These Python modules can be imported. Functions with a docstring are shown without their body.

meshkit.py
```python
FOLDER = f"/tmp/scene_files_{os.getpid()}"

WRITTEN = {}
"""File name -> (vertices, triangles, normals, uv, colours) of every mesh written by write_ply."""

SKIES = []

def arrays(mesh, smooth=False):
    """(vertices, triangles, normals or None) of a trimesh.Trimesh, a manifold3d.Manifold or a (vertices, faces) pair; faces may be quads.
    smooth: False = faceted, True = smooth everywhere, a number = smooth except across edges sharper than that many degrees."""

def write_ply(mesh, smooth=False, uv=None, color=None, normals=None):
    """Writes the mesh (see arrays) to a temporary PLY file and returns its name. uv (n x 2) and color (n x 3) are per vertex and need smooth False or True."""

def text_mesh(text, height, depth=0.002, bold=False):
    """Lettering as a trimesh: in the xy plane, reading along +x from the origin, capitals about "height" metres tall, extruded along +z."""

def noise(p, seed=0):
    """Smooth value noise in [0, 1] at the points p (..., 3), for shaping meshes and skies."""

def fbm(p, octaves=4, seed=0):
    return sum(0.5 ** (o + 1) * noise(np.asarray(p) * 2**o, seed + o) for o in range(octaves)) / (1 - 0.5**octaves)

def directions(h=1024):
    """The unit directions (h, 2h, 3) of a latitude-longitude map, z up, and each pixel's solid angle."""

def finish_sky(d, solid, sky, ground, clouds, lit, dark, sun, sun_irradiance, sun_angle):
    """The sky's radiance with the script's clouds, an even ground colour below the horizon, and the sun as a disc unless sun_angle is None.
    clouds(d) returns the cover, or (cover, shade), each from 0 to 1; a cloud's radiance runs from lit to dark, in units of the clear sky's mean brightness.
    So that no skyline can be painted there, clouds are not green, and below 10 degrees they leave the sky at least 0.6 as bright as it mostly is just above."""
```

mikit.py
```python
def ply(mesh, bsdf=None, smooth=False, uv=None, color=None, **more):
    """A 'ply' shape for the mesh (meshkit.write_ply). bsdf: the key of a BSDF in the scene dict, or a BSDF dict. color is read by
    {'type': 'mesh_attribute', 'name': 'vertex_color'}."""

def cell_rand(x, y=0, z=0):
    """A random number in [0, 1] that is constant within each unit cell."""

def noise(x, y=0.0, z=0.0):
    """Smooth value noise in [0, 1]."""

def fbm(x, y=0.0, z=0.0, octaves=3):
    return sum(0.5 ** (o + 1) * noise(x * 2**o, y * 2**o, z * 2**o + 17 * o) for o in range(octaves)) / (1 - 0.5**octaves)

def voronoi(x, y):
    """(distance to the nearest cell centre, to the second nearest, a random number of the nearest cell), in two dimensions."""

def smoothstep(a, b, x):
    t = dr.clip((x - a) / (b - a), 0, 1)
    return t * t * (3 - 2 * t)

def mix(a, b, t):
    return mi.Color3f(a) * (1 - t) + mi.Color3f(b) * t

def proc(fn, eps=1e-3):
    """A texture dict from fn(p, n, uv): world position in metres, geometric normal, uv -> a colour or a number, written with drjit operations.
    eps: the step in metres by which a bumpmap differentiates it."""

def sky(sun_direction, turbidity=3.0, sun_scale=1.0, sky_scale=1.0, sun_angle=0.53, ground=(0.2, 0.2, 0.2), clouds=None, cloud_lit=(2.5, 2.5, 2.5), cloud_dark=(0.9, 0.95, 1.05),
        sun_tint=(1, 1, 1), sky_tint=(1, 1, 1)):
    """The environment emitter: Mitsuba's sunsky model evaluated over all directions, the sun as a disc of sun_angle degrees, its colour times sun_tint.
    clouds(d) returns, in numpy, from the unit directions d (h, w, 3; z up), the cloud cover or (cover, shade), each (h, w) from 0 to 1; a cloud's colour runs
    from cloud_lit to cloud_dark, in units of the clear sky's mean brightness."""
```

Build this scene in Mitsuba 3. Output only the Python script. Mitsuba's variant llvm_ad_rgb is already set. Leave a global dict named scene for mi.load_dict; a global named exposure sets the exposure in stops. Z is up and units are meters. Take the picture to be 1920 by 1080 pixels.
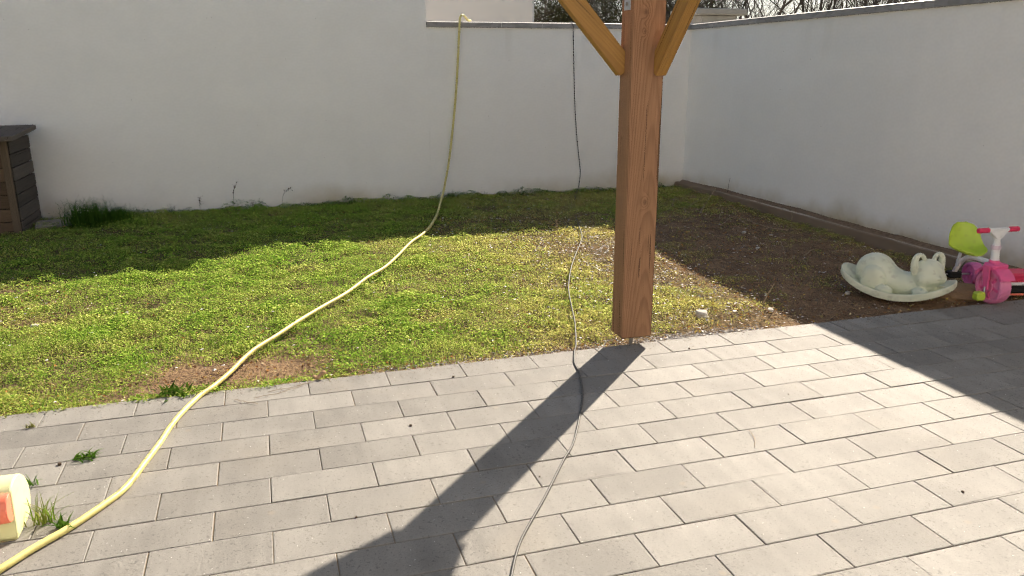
import math, random
import numpy as np, trimesh, mitsuba as mi, drjit as dr
import manifold3d as m3
import mikit, meshkit
from mikit import proc, noise, fbm, cell_rand, smoothstep, mix, voronoi

T = mi.ScalarTransform4f
scene, labels = {}, {}
rng = np.random.default_rng(7)

# ------------------------------------------------------------------ camera, sky, exposure
EYE = np.array([1.094, -4.0357, 1.6042])
PITCH, ROLL, YAW, FPX = 0.2760, -0.0033, 0.3007, 1492.83 / 1920
FWD = np.array([math.sin(YAW) * math.cos(PITCH), math.cos(YAW) * math.cos(PITCH), -math.sin(PITCH)])
_r0 = np.array([math.cos(YAW), -math.sin(YAW), 0.0]); _u0 = np.cross(_r0, FWD)
UPV = -_r0 * math.sin(ROLL) + _u0 * math.cos(ROLL)
scene['camera'] = dict(type='perspective', fov=math.degrees(2 * math.atan(0.5 / FPX)), fov_axis='x', near_clip=0.05, far_clip=400.0,
                       to_world=T().look_at(origin=EYE.tolist(), target=(EYE + FWD).tolist(), up=UPV.tolist()))
SUN = (0.690, 0.724, 0.690)
scene['sky'] = mikit.sky(SUN, turbidity=3.0, sky_scale=0.46, sun_scale=1.0, sky_tint=(1.19, 1.0, 0.88), sun_tint=(0.93, 1.01, 1.19))
exposure = 3.05

# ------------------------------------------------------------------ helpers
def numbered(key):
    if key not in scene and key not in labels and key not in USED:
        USED.add(key); return key
    i = 1
    while f'{key}_{i:03d}' in scene or f'{key}_{i:03d}' in labels or f'{key}_{i:03d}' in USED: i += 1
    k = f'{key}_{i:03d}'; USED.add(k); return k
USED = set()

def thing(name, label=None, cat=None, group=None, kind=None):
    key = numbered(name)
    d = {}
    if label: d['label'] = label
    if cat: d['category'] = cat
    if group: d['group'] = group
    if kind: d['kind'] = kind
    labels[key] = d
    return key

def put(key, mesh, bsdf, smooth=False, label=None, kind=None, **kw):
    """one entry of the scene under exactly this key"""
    scene[key] = mikit.ply(mesh, bsdf, smooth=smooth, **kw)
    if label or kind:
        labels.setdefault(key, {})
        if label: labels[key]['label'] = label
        if kind: labels[key]['kind'] = kind
    return key

def part(parent, name, mesh, bsdf, smooth=False, label=None, kind=None, **kw):
    return put(numbered(parent + '__' + name), mesh, bsdf, smooth, label, kind, **kw)

def solo(name, mesh, bsdf, label, cat, group=None, kind=None, smooth=False, **kw):
    k = thing(name, label, cat, group, kind)
    return put(k, mesh, bsdf, smooth, **kw)

def cat_mesh(ms):
    return trimesh.util.concatenate([m if isinstance(m, trimesh.Trimesh) else tm(m) for m in ms])

def tm(man):
    v, f, _ = meshkit.arrays(man)
    return trimesh.Trimesh(v, f, process=False)

def bbox(x0, x1, y0, y1, z0, z1, c=0.0):
    """box; c > 0 chamfers all edges (hull of inset boxes)"""
    if c <= 0:
        m = trimesh.creation.box((x1 - x0, y1 - y0, z1 - z0)); m.apply_translation(((x0 + x1) / 2, (y0 + y1) / 2, (z0 + z1) / 2)); return m
    P = []
    for a in (0, 1, 2):
        d = [c, c, c]; d[a] = 0
        for X in (x0 + d[0], x1 - d[0]):
            for Y in (y0 + d[1], y1 - d[1]):
                for Z in (z0 + d[2], z1 - d[2]): P.append((X, Y, Z))
    return trimesh.convex.convex_hull(np.array(P))

def spline(P, n=8):
    P = np.asarray(P, float)
    Q = np.vstack([2 * P[0] - P[1], P, 2 * P[-1] - P[-2]])
    out = []
    t = np.linspace(0, 1, n, endpoint=False)[:, None]
    for i in range(1, len(Q) - 2):
        a, b, c, d = Q[i - 1], Q[i], Q[i + 1], Q[i + 2]
        out.append(0.5 * (2 * b + (c - a) * t + (2 * a - 5 * b + 4 * c - d) * t ** 2 + (3 * b - a - 3 * c + d) * t ** 3))
    return np.vstack(out + [P[-1:]])

def tube(P, r, sides=10, cap=True, squash=1.0):
    P = np.asarray(P, float); n = len(P)
    r = np.broadcast_to(np.asarray(r, float), (n,))
    t = np.gradient(P, axis=0); t /= np.linalg.norm(t, axis=1, keepdims=True) + 1e-12
    a = np.cross(t[0], [0, 0, 1.0] if abs(t[0, 2]) < 0.9 else [1.0, 0, 0]); a /= np.linalg.norm(a)
    A = [a]
    for i in range(1, n):
        a = A[-1] - t[i] * (A[-1] @ t[i]); A.append(a / (np.linalg.norm(a) + 1e-12))
    A = np.array(A); B = np.cross(t, A)
    an = np.arange(sides) * 2 * np.pi / sides
    V = P[:, None] + r[:, None, None] * (np.cos(an)[None, :, None] * A[:, None] + squash * np.sin(an)[None, :, None] * B[:, None])
    i, j = np.meshgrid(np.arange(n - 1), np.arange(sides), indexing='ij')
    q = np.stack([i * sides + j, i * sides + (j + 1) % sides, (i + 1) * sides + (j + 1) % sides, (i + 1) * sides + j], -1).reshape(-1, 4)
    F = np.vstack([q[:, [0, 1, 2]], q[:, [0, 2, 3]]])
    V = V.reshape(-1, 3)
    if cap:
        V = np.vstack([V, P[:1], P[-1:]]); k = n * sides; j = np.arange(sides)
        F = np.vstack([F, np.stack([j * 0 + k, (j + 1) % sides, j], 1), np.stack([j * 0 + k + 1, (n - 1) * sides + j, (n - 1) * sides + (j + 1) % sides], 1)])
    return trimesh.Trimesh(V, F, process=False)

def lathe(profile, sides=32):
    """profile (r, z) around z"""
    return trimesh.creation.revolve(np.asarray(profile, float), sections=sides)

def orient(mesh, axis, centre):
    """turn a mesh built around z so that z points along axis"""
    m = mesh.copy(); m.apply_transform(trimesh.geometry.align_vectors([0, 0, 1], np.asarray(axis, float) / np.linalg.norm(axis))); m.apply_translation(centre); return m

def sdf_mesh(f, lo, hi, edge, rounds=4):
    man = m3.Manifold.level_set(f, [*lo, *hi], edge)
    m = tm(man); m.merge_vertices()
    trimesh.smoothing.filter_taubin(m, iterations=rounds)
    return m

def smin(a, b, k):
    h = max(k - abs(a - b), 0.0) / k
    return min(a, b) - h * h * k * 0.25

def ell(x, y, z, c, r):
    dx, dy, dz = (x - c[0]) / r[0], (y - c[1]) / r[1], (z - c[2]) / r[2]
    k0 = math.sqrt(dx * dx + dy * dy + dz * dz)
    ex, ey, ez = dx / r[0], dy / r[1], dz / r[2]
    k1 = math.sqrt(ex * ex + ey * ey + ez * ez) + 1e-9
    return k0 * (k0 - 1.0) / k1

# ------------------------------------------------------------------ materials
def rgb(*c): return {'type': 'rgb', 'value': list(c)}
def princ(key, base, rough=0.6, spec=0.5, **kw):
    b = rgb(*base) if isinstance(base, tuple) else base
    scene[key] = {'type': 'twosided', 'bsdf': {'type': 'principled', 'base_color': b, 'roughness': rough, 'specular': spec, **kw}}
def bumped(key, base, bump, rough=0.8, spec=0.3, eps=1e-3, scale=1.0):
    b = rgb(*base) if isinstance(base, tuple) else base
    scene[key] = {'type': 'twosided', 'bsdf': {'type': 'bumpmap', 'arbitrary': proc(bump, eps), 'scale': scale,
                  'bsdf': {'type': 'principled', 'base_color': b, 'roughness': rough, 'specular': spec}}}

# pale render on the garden walls: fine grain, soft mottling, earth stains along the foot, a few runs below the coping
def wall_col(p, n, uv):
    big = fbm(p.x * 0.7, p.y * 0.7, p.z * 0.5, 3)
    fine = noise(p.x * 60, p.y * 60, p.z * 60)
    streak = fbm(p.x * 9, p.y * 9, p.z * 0.5, 3)
    c = mix((0.815, 0.80, 0.775), (0.845, 0.83, 0.805), big) * (0.965 + 0.05 * fine) * (0.985 + 0.03 * streak)
    trow = fbm(p.x * 2.2 + 1.5 * p.y, p.z * 3.2, 4.0, 3)
    c = c * (0.985 + 0.025 * smoothstep(0.3, 0.7, trow))
    v1, _, vr = voronoi((p.x + p.y) * 2.6, p.z * 2.6)
    c = c * (1 - dr.select(vr > 0.80, 1 - smoothstep(0.006, 0.016, v1), 0.0) * 0.35)
    foot = 0.10 + 0.30 * fbm(p.x * 1.3, p.y * 1.3, 3.0, 3) * fbm(p.x * 5, p.y * 5, 1.0, 2)
    s = (1 - smoothstep(0.0, 1.0, (p.z - 0.02) / (foot + 0.10))) * (0.45 + 0.75 * fbm(p.x * 11, p.y * 11, p.z * 9, 3))
    blot = 0.16 + 0.75 * dr.exp(-dr.square((p.x - 1.9) / 0.55)) + 0.6 * dr.exp(-dr.square((p.x + 1.05) / 0.16)) + 0.55 * smoothstep(5.3, 6.35, p.x) + 0.5 * smoothstep(3.6, 4.6, p.x) * smoothstep(0.42, 0.62, fbm(p.x * 0.9 + 3.0, p.y * 0.9, 7.0, 2))
    c = mix(c, (0.43, 0.36, 0.23), dr.clip(s * blot, 0, 0.85))
    run = smoothstep(0.62, 0.8, fbm(p.x * 7, p.y * 7, 5.0, 2)) * (1 - smoothstep(0.05, 0.5, 2.0 - p.z)) * (1 - smoothstep(1.99, 2.0, p.z)) * smoothstep(3.02, 3.1, p.x)
    return mix(c, (0.52, 0.49, 0.44), run * 0.16)
def wall_bump(p, n, uv):
    return 0.0011 * noise(p.x * 170, p.y * 170, p.z * 170) + 0.0012 * noise(p.x * 70, p.y * 70, p.z * 70) + 0.006 * noise(p.x * 2.5, p.y * 2.5, p.z * 2.5)
bumped('mat_render', proc(wall_col), wall_bump, rough=0.95, spec=0.1)
princ('mat_neighbour', proc(lambda p, n, uv: mix((0.80, 0.735, 0.66), (0.84, 0.775, 0.70), fbm(p.x * 1.5, p.y, p.z * 1.5, 3))), 0.9, 0.1)
def coping_col(p, n, uv):
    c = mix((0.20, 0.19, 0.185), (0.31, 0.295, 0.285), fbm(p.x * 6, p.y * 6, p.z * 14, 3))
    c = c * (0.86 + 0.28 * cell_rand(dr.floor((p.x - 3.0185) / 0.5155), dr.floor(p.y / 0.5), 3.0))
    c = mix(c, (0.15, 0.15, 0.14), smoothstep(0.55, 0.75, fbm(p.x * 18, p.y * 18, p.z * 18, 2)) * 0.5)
    return mix(c, (0.56, 0.54, 0.51), smoothstep(0.4, 0.7, n.z) * 0.85)  # upward faces painted pale, for the sunlit line along the coping
bumped('mat_coping', proc(coping_col), lambda p, n, uv: 0.002 * fbm(p.x * 60, p.y * 60, p.z * 60, 2), 0.5, 0.6)
princ('mat_mortar', (0.62, 0.60, 0.57), 0.9, 0.1)

def foot_col(p, n, uv):
    c = mix((0.17, 0.122, 0.085), (0.27, 0.205, 0.15), fbm(p.x * 5, p.y * 3, p.z * 9, 4))
    lip = smoothstep(0.086, 0.094, p.z) * (1 - smoothstep(6.335, 6.36, p.x + 0.03 * (fbm(p.y * 9, 0.0, 0.0, 2) - 0.5)))
    c = mix(c, (0.46, 0.40, 0.34), lip * 0.85)
    soil = smoothstep(6.36, 6.385, p.x + 0.05 * (fbm(p.y * 5, 2.0, 0.0, 3) - 0.5)) * smoothstep(0.08, 0.09, p.z)
    return mix(c, mix((0.13, 0.085, 0.055), (0.23, 0.165, 0.11), noise(p.x * 60, p.y * 60)), soil * 0.85)
bumped('mat_footing', proc(foot_col), lambda p, n, uv: 0.008 * fbm(p.x * 25, p.y * 25, p.z * 25, 3), 0.95, 0.1, eps=3e-3)

LX, WY, OFF = 0.40648, 0.2, -0.003
def paver_col(p, n, uv):
    row = dr.floor(-p.y / WY)
    odd = row - 2 * dr.floor(row / 2)
    k = dr.floor(p.x / LX - odd * (0.5 + OFF))
    r1, r2, r3 = cell_rand(k, row, 1.0), cell_rand(k, row, 2.0), cell_rand(k, row, 7.0)
    streak = fbm(p.x * 22 + r1 * 40, p.y * 4.0 + r2 * 30, r3 * 20, 4)
    cloud = fbm(p.x * 3.5 + r2 * 70, p.y * 5.0 + r3 * 50, r1 * 9, 3)
    c = mix((0.176, 0.169, 0.156), (0.274, 0.264, 0.243), dr.clip(0.20 + 0.50 * r1 + 1.15 * (cloud - 0.5) + 0.7 * (streak - 0.5), 0, 1))
    c = mix(c, (0.262, 0.240, 0.205), smoothstep(0.5, 0.8, fbm(p.x * 4 + r3 * 90, p.y * 4, r1 * 7, 3)) * 0.45 * r2)
    grain = noise(p.x * 330, p.y * 330)
    c = c * (0.90 + 0.20 * grain)
    pit = smoothstep(0.80, 0.9, noise(p.x * 150, p.y * 150, 4.0))
    c = c * (1 - 0.28 * pit)
    v1, _, vr = voronoi(p.x * 45, p.y * 45)
    fleck = dr.select(vr > 0.965, 1 - smoothstep(0.05, 0.11, v1), 0.0)
    c = mix(c, (0.70, 0.69, 0.67), fleck * 0.8)
    b1, _, br = voronoi(p.x * 5, p.y * 5)
    spot = dr.select(br > 0.93, 1 - smoothstep(0.02, 0.10, b1), 0.0)
    return mix(c, (0.30, 0.245, 0.18), spot * 0.35)
def paver_bump(p, n, uv):
    return 0.0010 * noise(p.x * 260, p.y * 260) + 0.0012 * noise(p.x * 110, p.y * 110)
bumped('mat_paver', proc(paver_col), paver_bump, rough=0.70, spec=0.36)
princ('mat_bedding', proc(lambda p, n, uv: mix((0.14, 0.108, 0.075), (0.30, 0.24, 0.17), fbm(p.x * 22, p.y * 22, 0.0, 3))), 0.95, 0.1)

def soil_col(p, n, uv):
    c = mix((0.095, 0.061, 0.038), (0.27, 0.18, 0.115), fbm(p.x * 9, p.y * 9, 0.0, 4))
    under_lawn = (1 - smoothstep(4.0, 4.6, p.x)) * smoothstep(0.02, 0.2, p.y)  # darker soil under the lawn, apart from the bare patch
    patch = dr.exp(-dr.square((p.x - 0.8) / 0.55) - dr.square((p.y - 0.3) / 0.26))
    c = mix(c, c * mi.Color3f(0.42, 0.5, 0.42), under_lawn * (1 - dr.clip(patch * 1.4, 0, 1)))
    c = c * (0.7 + 0.6 * noise(p.x * 130, p.y * 130))
    mulch = smoothstep(0.55, 0.75, fbm(p.x * 60, p.y * 25, 2.0, 2))
    return mix(c, (0.30, 0.21, 0.125), mulch * 0.4)
bumped('mat_soil', proc(soil_col), lambda p, n, uv: 0.012 * fbm(p.x * 60, p.y * 60, 0.0, 3), 0.97, 0.08, eps=2e-3)
princ('mat_ground', (0.12, 0.12, 0.07), 0.95, 0.1)

def leafmat(key, rough=0.45, trans=0.9, spec=1.4):
    scene[key] = {'type': 'principledthin', 'base_color': {'type': 'mesh_attribute', 'name': 'vertex_color'}, 'roughness': rough, 'diff_trans': trans, 'eta': spec}
leafmat('mat_leaf', 0.36, 1.25, 1.5)
leafmat('mat_straw', 0.6, 0.5, 1.35)
leafmat('mat_litter', 0.7, 0.35, 1.3)
scene['mat_chip'] = {'type': 'twosided', 'bsdf': {'type': 'principled', 'base_color': {'type': 'mesh_attribute', 'name': 'vertex_color'}, 'roughness': 0.55, 'specular': 0.5}}

# timber: growth rings of a log round a pith, cut by flat faces; knots bend them
def timber(pith, axis, light, dark, tight=1.0, knots=(), boards=0):
    """pith = point on the log's heart, axis = unit direction of the grain"""
    ax = np.asarray(axis, float); ax /= np.linalg.norm(ax)
    e1 = np.cross(ax, [0.3, 0.5, 0.8] if abs(ax[2]) < 0.9 else [0, 1.0, 0]); e1 /= np.linalg.norm(e1); e2 = np.cross(ax, e1)
    def fn(p, n, uv):
        q = p - mi.Point3f(*map(float, pith))
        L = q.x * ax[0] + q.y * ax[1] + q.z * ax[2]
        a = q.x * e1[0] + q.y * e1[1] + q.z * e1[2] + 0.009 * (noise(L * 1.3, 3.0) - 0.5) + 0.002 * (noise(L * 6, 9.0) - 0.5)
        b = q.x * e2[0] + q.y * e2[1] + q.z * e2[2] + 0.010 * (noise(L * 1.1, 7.0) - 0.5)
        r = dr.sqrt(a * a + b * b) + 0.0012 * noise(a * 90, b * 90, L * 2)
        kn = mi.Float(0.0)
        for (kx, ky, kz, ks) in knots:
            d2 = dr.square((p.x - kx) / ks) + dr.square((p.y - ky) / (ks * 1.2)) + dr.square((p.z - kz) / (ks * 1.5))
            g = dr.exp(-d2)
            r = r + 0.013 * g
            kn = kn + dr.exp(-d2 * 7)
        w = r * 215 * tight + 1.1 * noise(r * 60, 2.0)
        ring = w - dr.floor(w)
        late = smoothstep(0.25, 0.80, ring) * (1 - smoothstep(0.80, 1.0, ring)) * (0.45 + 0.75 * noise(dr.floor(w) * 0.77, 5.0))
        fibre = fbm(a * 420, b * 420, L * 9, 2)
        c = mix(light, dark, late * 0.54 + 0.15 * (fibre - 0.5) + 0.25 * (fbm(L * 0.9, a * 9, b * 9, 2) - 0.5))
        c = c * (0.82 + 0.36 * fibre) * (0.84 + 0.32 * fbm(a * 95, b * 95, L * 1.1, 2))
        check = smoothstep(0.74, 0.80, noise(a * 75, b * 75, L * 1.7)) * smoothstep(0.5, 0.62, noise(a * 160, b * 160, L * 1.0))
        c = c * (1 - 0.55 * check)
        if boards: c = c * (0.68 + 0.64 * cell_rand(dr.floor(p.z / boards), dr.floor(p.y * 0.9), dr.floor(p.x * 0.9)))
        return mix(c, mi.Color3f(dark) * 0.55, dr.clip(kn * 0.6, 0, 0.7))
    def bmp(p, n, uv):
        return 0.004 * mi.luminance(fn(p, n, uv))
    return fn, bmp
KN = [(3.112, -0.044, 0.85, 0.026), (3.075, -0.044, 1.855, 0.030), (3.07, -0.044, 1.76, 0.018), (2.999, 0.05, 1.2, 0.02)]
f_, b_ = timber((3.13, 0.19, 0.0), (0.006, 0.028, 1), (0.285, 0.152, 0.082), (0.145, 0.070, 0.037), 1.0, KN)
bumped('mat_post_wood', proc(f_), b_, rough=0.7, spec=0.3)
f_, b_ = timber((2.6, 0.16, 1.9), (-0.74, 0, 0.67), (0.31, 0.165, 0.042), (0.215, 0.10, 0.022), 0.7)
bumped('mat_brace_wood', proc(f_), b_, rough=0.6, spec=0.4)
f_, b_ = timber((3.27, -0.25, 1.8), (0, -0.66, 0.75), (0.31, 0.165, 0.042), (0.215, 0.10, 0.022), 0.7)
bumped('mat_brace_wood_b', proc(f_), b_, rough=0.6, spec=0.4)
f_, b_ = timber((-1.6, 4.4, 1.3), (1, 0, 0), (0.135, 0.092, 0.06), (0.066, 0.044, 0.029), 0.8, boards=0.1293)
bumped('mat_old_plank', proc(f_), b_, rough=0.85, spec=0.15)
f_, b_ = timber((-1.0, 5.0, 1.4), (0, 1, 0), (0.125, 0.105, 0.09), (0.065, 0.054, 0.046), 0.8, boards=0.1293)
bumped('mat_grey_plank', proc(f_), b_, rough=0.88, spec=0.12)
f_, b_ = timber((-1.21, 4.6, 0.0), (0, 0, 1), (0.13, 0.098, 0.07), (0.075, 0.054, 0.038), 0.8)
bumped('mat_batten', proc(f_), b_, rough=0.85, spec=0.15)
princ('mat_dark_inside', (0.02, 0.017, 0.015), 0.95, 0.1)
princ('mat_galv', proc(lambda p, n, uv: mix((0.42, 0.43, 0.44), (0.58, 0.59, 0.60), noise(p.x * 90, p.y * 90, p.z * 90))), 0.42, 0.5, metallic=0.8)
princ('mat_steel', (0.28, 0.26, 0.24), 0.5, 0.5, metallic=0.7)

def hose_col(p, n, uv):
    c = mix((0.56, 0.48, 0.15), (0.65, 0.59, 0.25), fbm(p.x * 7, p.y * 7, p.z * 7, 3))
    g = smoothstep(0.52, 0.72, fbm(p.x * 40, p.y * 40, p.z * 40, 3))
    return mix(c, (0.25, 0.21, 0.09), g * 0.55)
princ('mat_hose', proc(hose_col), 0.45, 0.5)
princ('mat_cable', (0.075, 0.074, 0.073), 0.55, 0.35)
# sun-bleached toy plastic: chalky top coat and grime
def plastic(key, c0, c1, rough=0.42, dirt=0.25, dirtcol=(0.20, 0.16, 0.11)):
    def fn(p, n, uv):
        c = mix(c0, c1, fbm(p.x * 11, p.y * 11, p.z * 11, 3))
        d = smoothstep(0.55, 0.8, fbm(p.x * 26, p.y * 26, p.z * 26, 3))
        low = 1 - smoothstep(0.0, 0.09, p.z)
        return mix(c, dirtcol, dr.clip(d * dirt + low * dirt * 0.6 * noise(p.x * 60, p.y * 60, p.z * 60), 0, 0.8))
    princ(key, proc(fn), rough, 0.5)
plastic('mat_cream_plastic', (0.58, 0.61, 0.46), (0.67, 0.70, 0.57), 0.45, 0.24)
plastic('mat_lime', (0.44, 0.60, 0.04), (0.54, 0.68, 0.09), 0.4, 0.12)
plastic('mat_pink', (0.74, 0.10, 0.27), (0.80, 0.13, 0.32), 0.4, 0.15)
plastic('mat_pink_pale', (0.72, 0.19, 0.38), (0.79, 0.26, 0.44), 0.45, 0.22)
plastic('mat_violet', (0.64, 0.14, 0.40), (0.70, 0.19, 0.46), 0.45, 0.2)
plastic('mat_red', (0.70, 0.03, 0.10), (0.76, 0.05, 0.13), 0.35, 0.08)
plastic('mat_white_tube', (0.74, 0.73, 0.72), (0.80, 0.79, 0.78), 0.35, 0.12)
plastic('mat_lilac', (0.68, 0.52, 0.58), (0.72, 0.58, 0.63), 0.4, 0.1)
plastic('mat_salmon', (0.86, 0.20, 0.12), (0.88, 0.25, 0.16), 0.4, 0.08)
plastic('mat_yellowish', (0.70, 0.70, 0.36), (0.77, 0.77, 0.45), 0.42, 0.12, (0.38, 0.33, 0.15))
princ('mat_window_glass', (0.02, 0.025, 0.03), 0.05, 0.8)
princ('mat_tyre', (0.02, 0.02, 0.02), 0.7, 0.3)
def sack_col(p, n, uv):
    return mix((0.20, 0.13, 0.075), (0.33, 0.225, 0.135), fbm(p.x * 14, p.y * 14, p.z * 14, 3)) * (0.85 + 0.3 * noise(p.x * 220, p.y * 220, p.z * 220))
bumped('mat_sack', proc(sack_col), lambda p, n, uv: 0.002 * noise(p.x * 300, p.y * 300, p.z * 300), 0.9, 0.1)
princ('mat_stone', proc(lambda p, n, uv: mix((0.36, 0.34, 0.30), (0.60, 0.58, 0.54), fbm(p.x * 40, p.y * 40, p.z * 40, 3))), 0.85, 0.2)
princ('mat_slab', proc(lambda p, n, uv: mix((0.16, 0.14, 0.12), (0.30, 0.28, 0.25), fbm(p.x * 14, p.y * 14, p.z * 14, 4))), 0.9, 0.15)
princ('mat_crumb', (0.07, 0.05, 0.035), 0.9, 0.2)
princ('mat_deadleaf', proc(lambda p, n, uv: mix((0.30, 0.18, 0.09), (0.46, 0.32, 0.19), fbm(p.x * 60, p.y * 60, p.z * 60, 2))), 0.75, 0.2)
princ('mat_twig', proc(lambda p, n, uv: mix((0.22, 0.165, 0.11), (0.40, 0.32, 0.22), fbm(p.x * 40, p.y * 40, p.z * 40, 2))), 0.85, 0.15)
princ('mat_dead_stalk', (0.10, 0.075, 0.06), 0.85, 0.15)
princ('mat_bark', proc(lambda p, n, uv: mix((0.075, 0.062, 0.052), (0.16, 0.135, 0.115), fbm(p.x * 12, p.y * 12, p.z * 5, 3))), 0.9, 0.1)
princ('mat_pillar', proc(lambda p, n, uv: mix((0.24, 0.225, 0.205), (0.38, 0.36, 0.33), fbm(p.x * 9, p.y * 9, p.z * 9, 3))), 0.9, 0.15)

# ------------------------------------------------------------------ the setting: ground, garden soil, patio
g = trimesh.Trimesh([[-150, -150, -0.09], [150, -150, -0.09], [150, 150, -0.09], [-150, 150, -0.09]], [[0, 1, 2], [0, 2, 3]], process=False)
solo('ground', g, 'mat_ground', 'open ground beyond the garden walls', 'ground', kind='structure')

def H(x, y):
    """lie of the garden soil"""
    x, y = np.asarray(x, float), np.asarray(y, float)
    P = np.stack([x, y, x * 0], -1)
    h = -0.030 + 0.030 * (meshkit.fbm(P * [0.9, 0.9, 1], 3, 3) - 0.35) * np.clip(y * 2.5, 0, 1)
    return h + 0.022 * np.clip((y - 1.0) / 4.5, 0, 1)
NX, NY = 300, 190
xs, ys = np.linspace(-4.5, 6.44, NX), np.concatenate([[-0.02], np.linspace(0.0, 5.50, NY - 1)])
X, Y = np.meshgrid(xs, ys)
Z = H(X, Y) + 0.010 * (meshkit.fbm(np.stack([X * 9, Y * 9, X * 0], -1), 3, 11) - 0.5) * (Y > 0.03)
i, j = np.meshgrid(np.arange(NY - 1), np.arange(NX - 1), indexing='ij')
q = np.stack([i * NX + j, i * NX + j + 1, (i + 1) * NX + j + 1, (i + 1) * NX + j], -1).reshape(-1, 4)
solo('garden_soil', (np.stack([X, Y, Z], -1).reshape(-1, 3), q), 'mat_soil', 'brown bare garden soil under the thin lawn', 'soil', kind='structure', smooth=True)

pt = thing('patio', 'pale grey concrete paving laid in half bond between lawn and house', 'patio', kind='structure')
put(pt, bbox(-4.6, 6.40, -5.6, -0.004, -0.12, -0.0050), 'mat_bedding')
def paver(x0, x1, y0, y1):
    jx, jy, jz, tx, ty = rng.uniform(-1, 1, 5)
    gp, c, d = 0.0018, 0.0026, 0.0016
    x0, x1, y0, y1 = x0 + gp + jx * 0.0008, x1 - gp + jx * 0.0008, y0 + gp + jy * 0.0006, y1 - gp + jy * 0.0006
    zt = 0.0 + 0.0016 * jz
    V = []
    chip = np.where(rng.uniform(0, 1, 4) < 0.07, rng.uniform(0.006, 0.014, 4), 0.0) + c * rng.uniform(0.7, 1.5, 4)
    for (zz, e4) in ((-0.05, chip * 0), (zt - d, chip * 0), (zt, chip)):
        for e, (a, b) in zip(e4,  ((x0, y0), (x1, y0), (x1, y1), (x0, y1))):
            a, b = a + (e if a == x0 else -e), b + (e if b == y0 else -e)
            V.append((a, b, zz + (0.0009 * tx * (a - x0) / 0.4 + 0.0008 * ty * (b - y0) / 0.2 if zz > -0.04 else 0)))
    F = []
    for k in (0, 4):
        for s in range(4):
            a, b = k + s, k + (s + 1) % 4
            F += [[a, b, b + 4], [a, b + 4, a + 4]]
    F += [[8, 9, 10], [8, 10, 11]]
    return np.array(V), np.array(F)
rest = []
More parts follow.
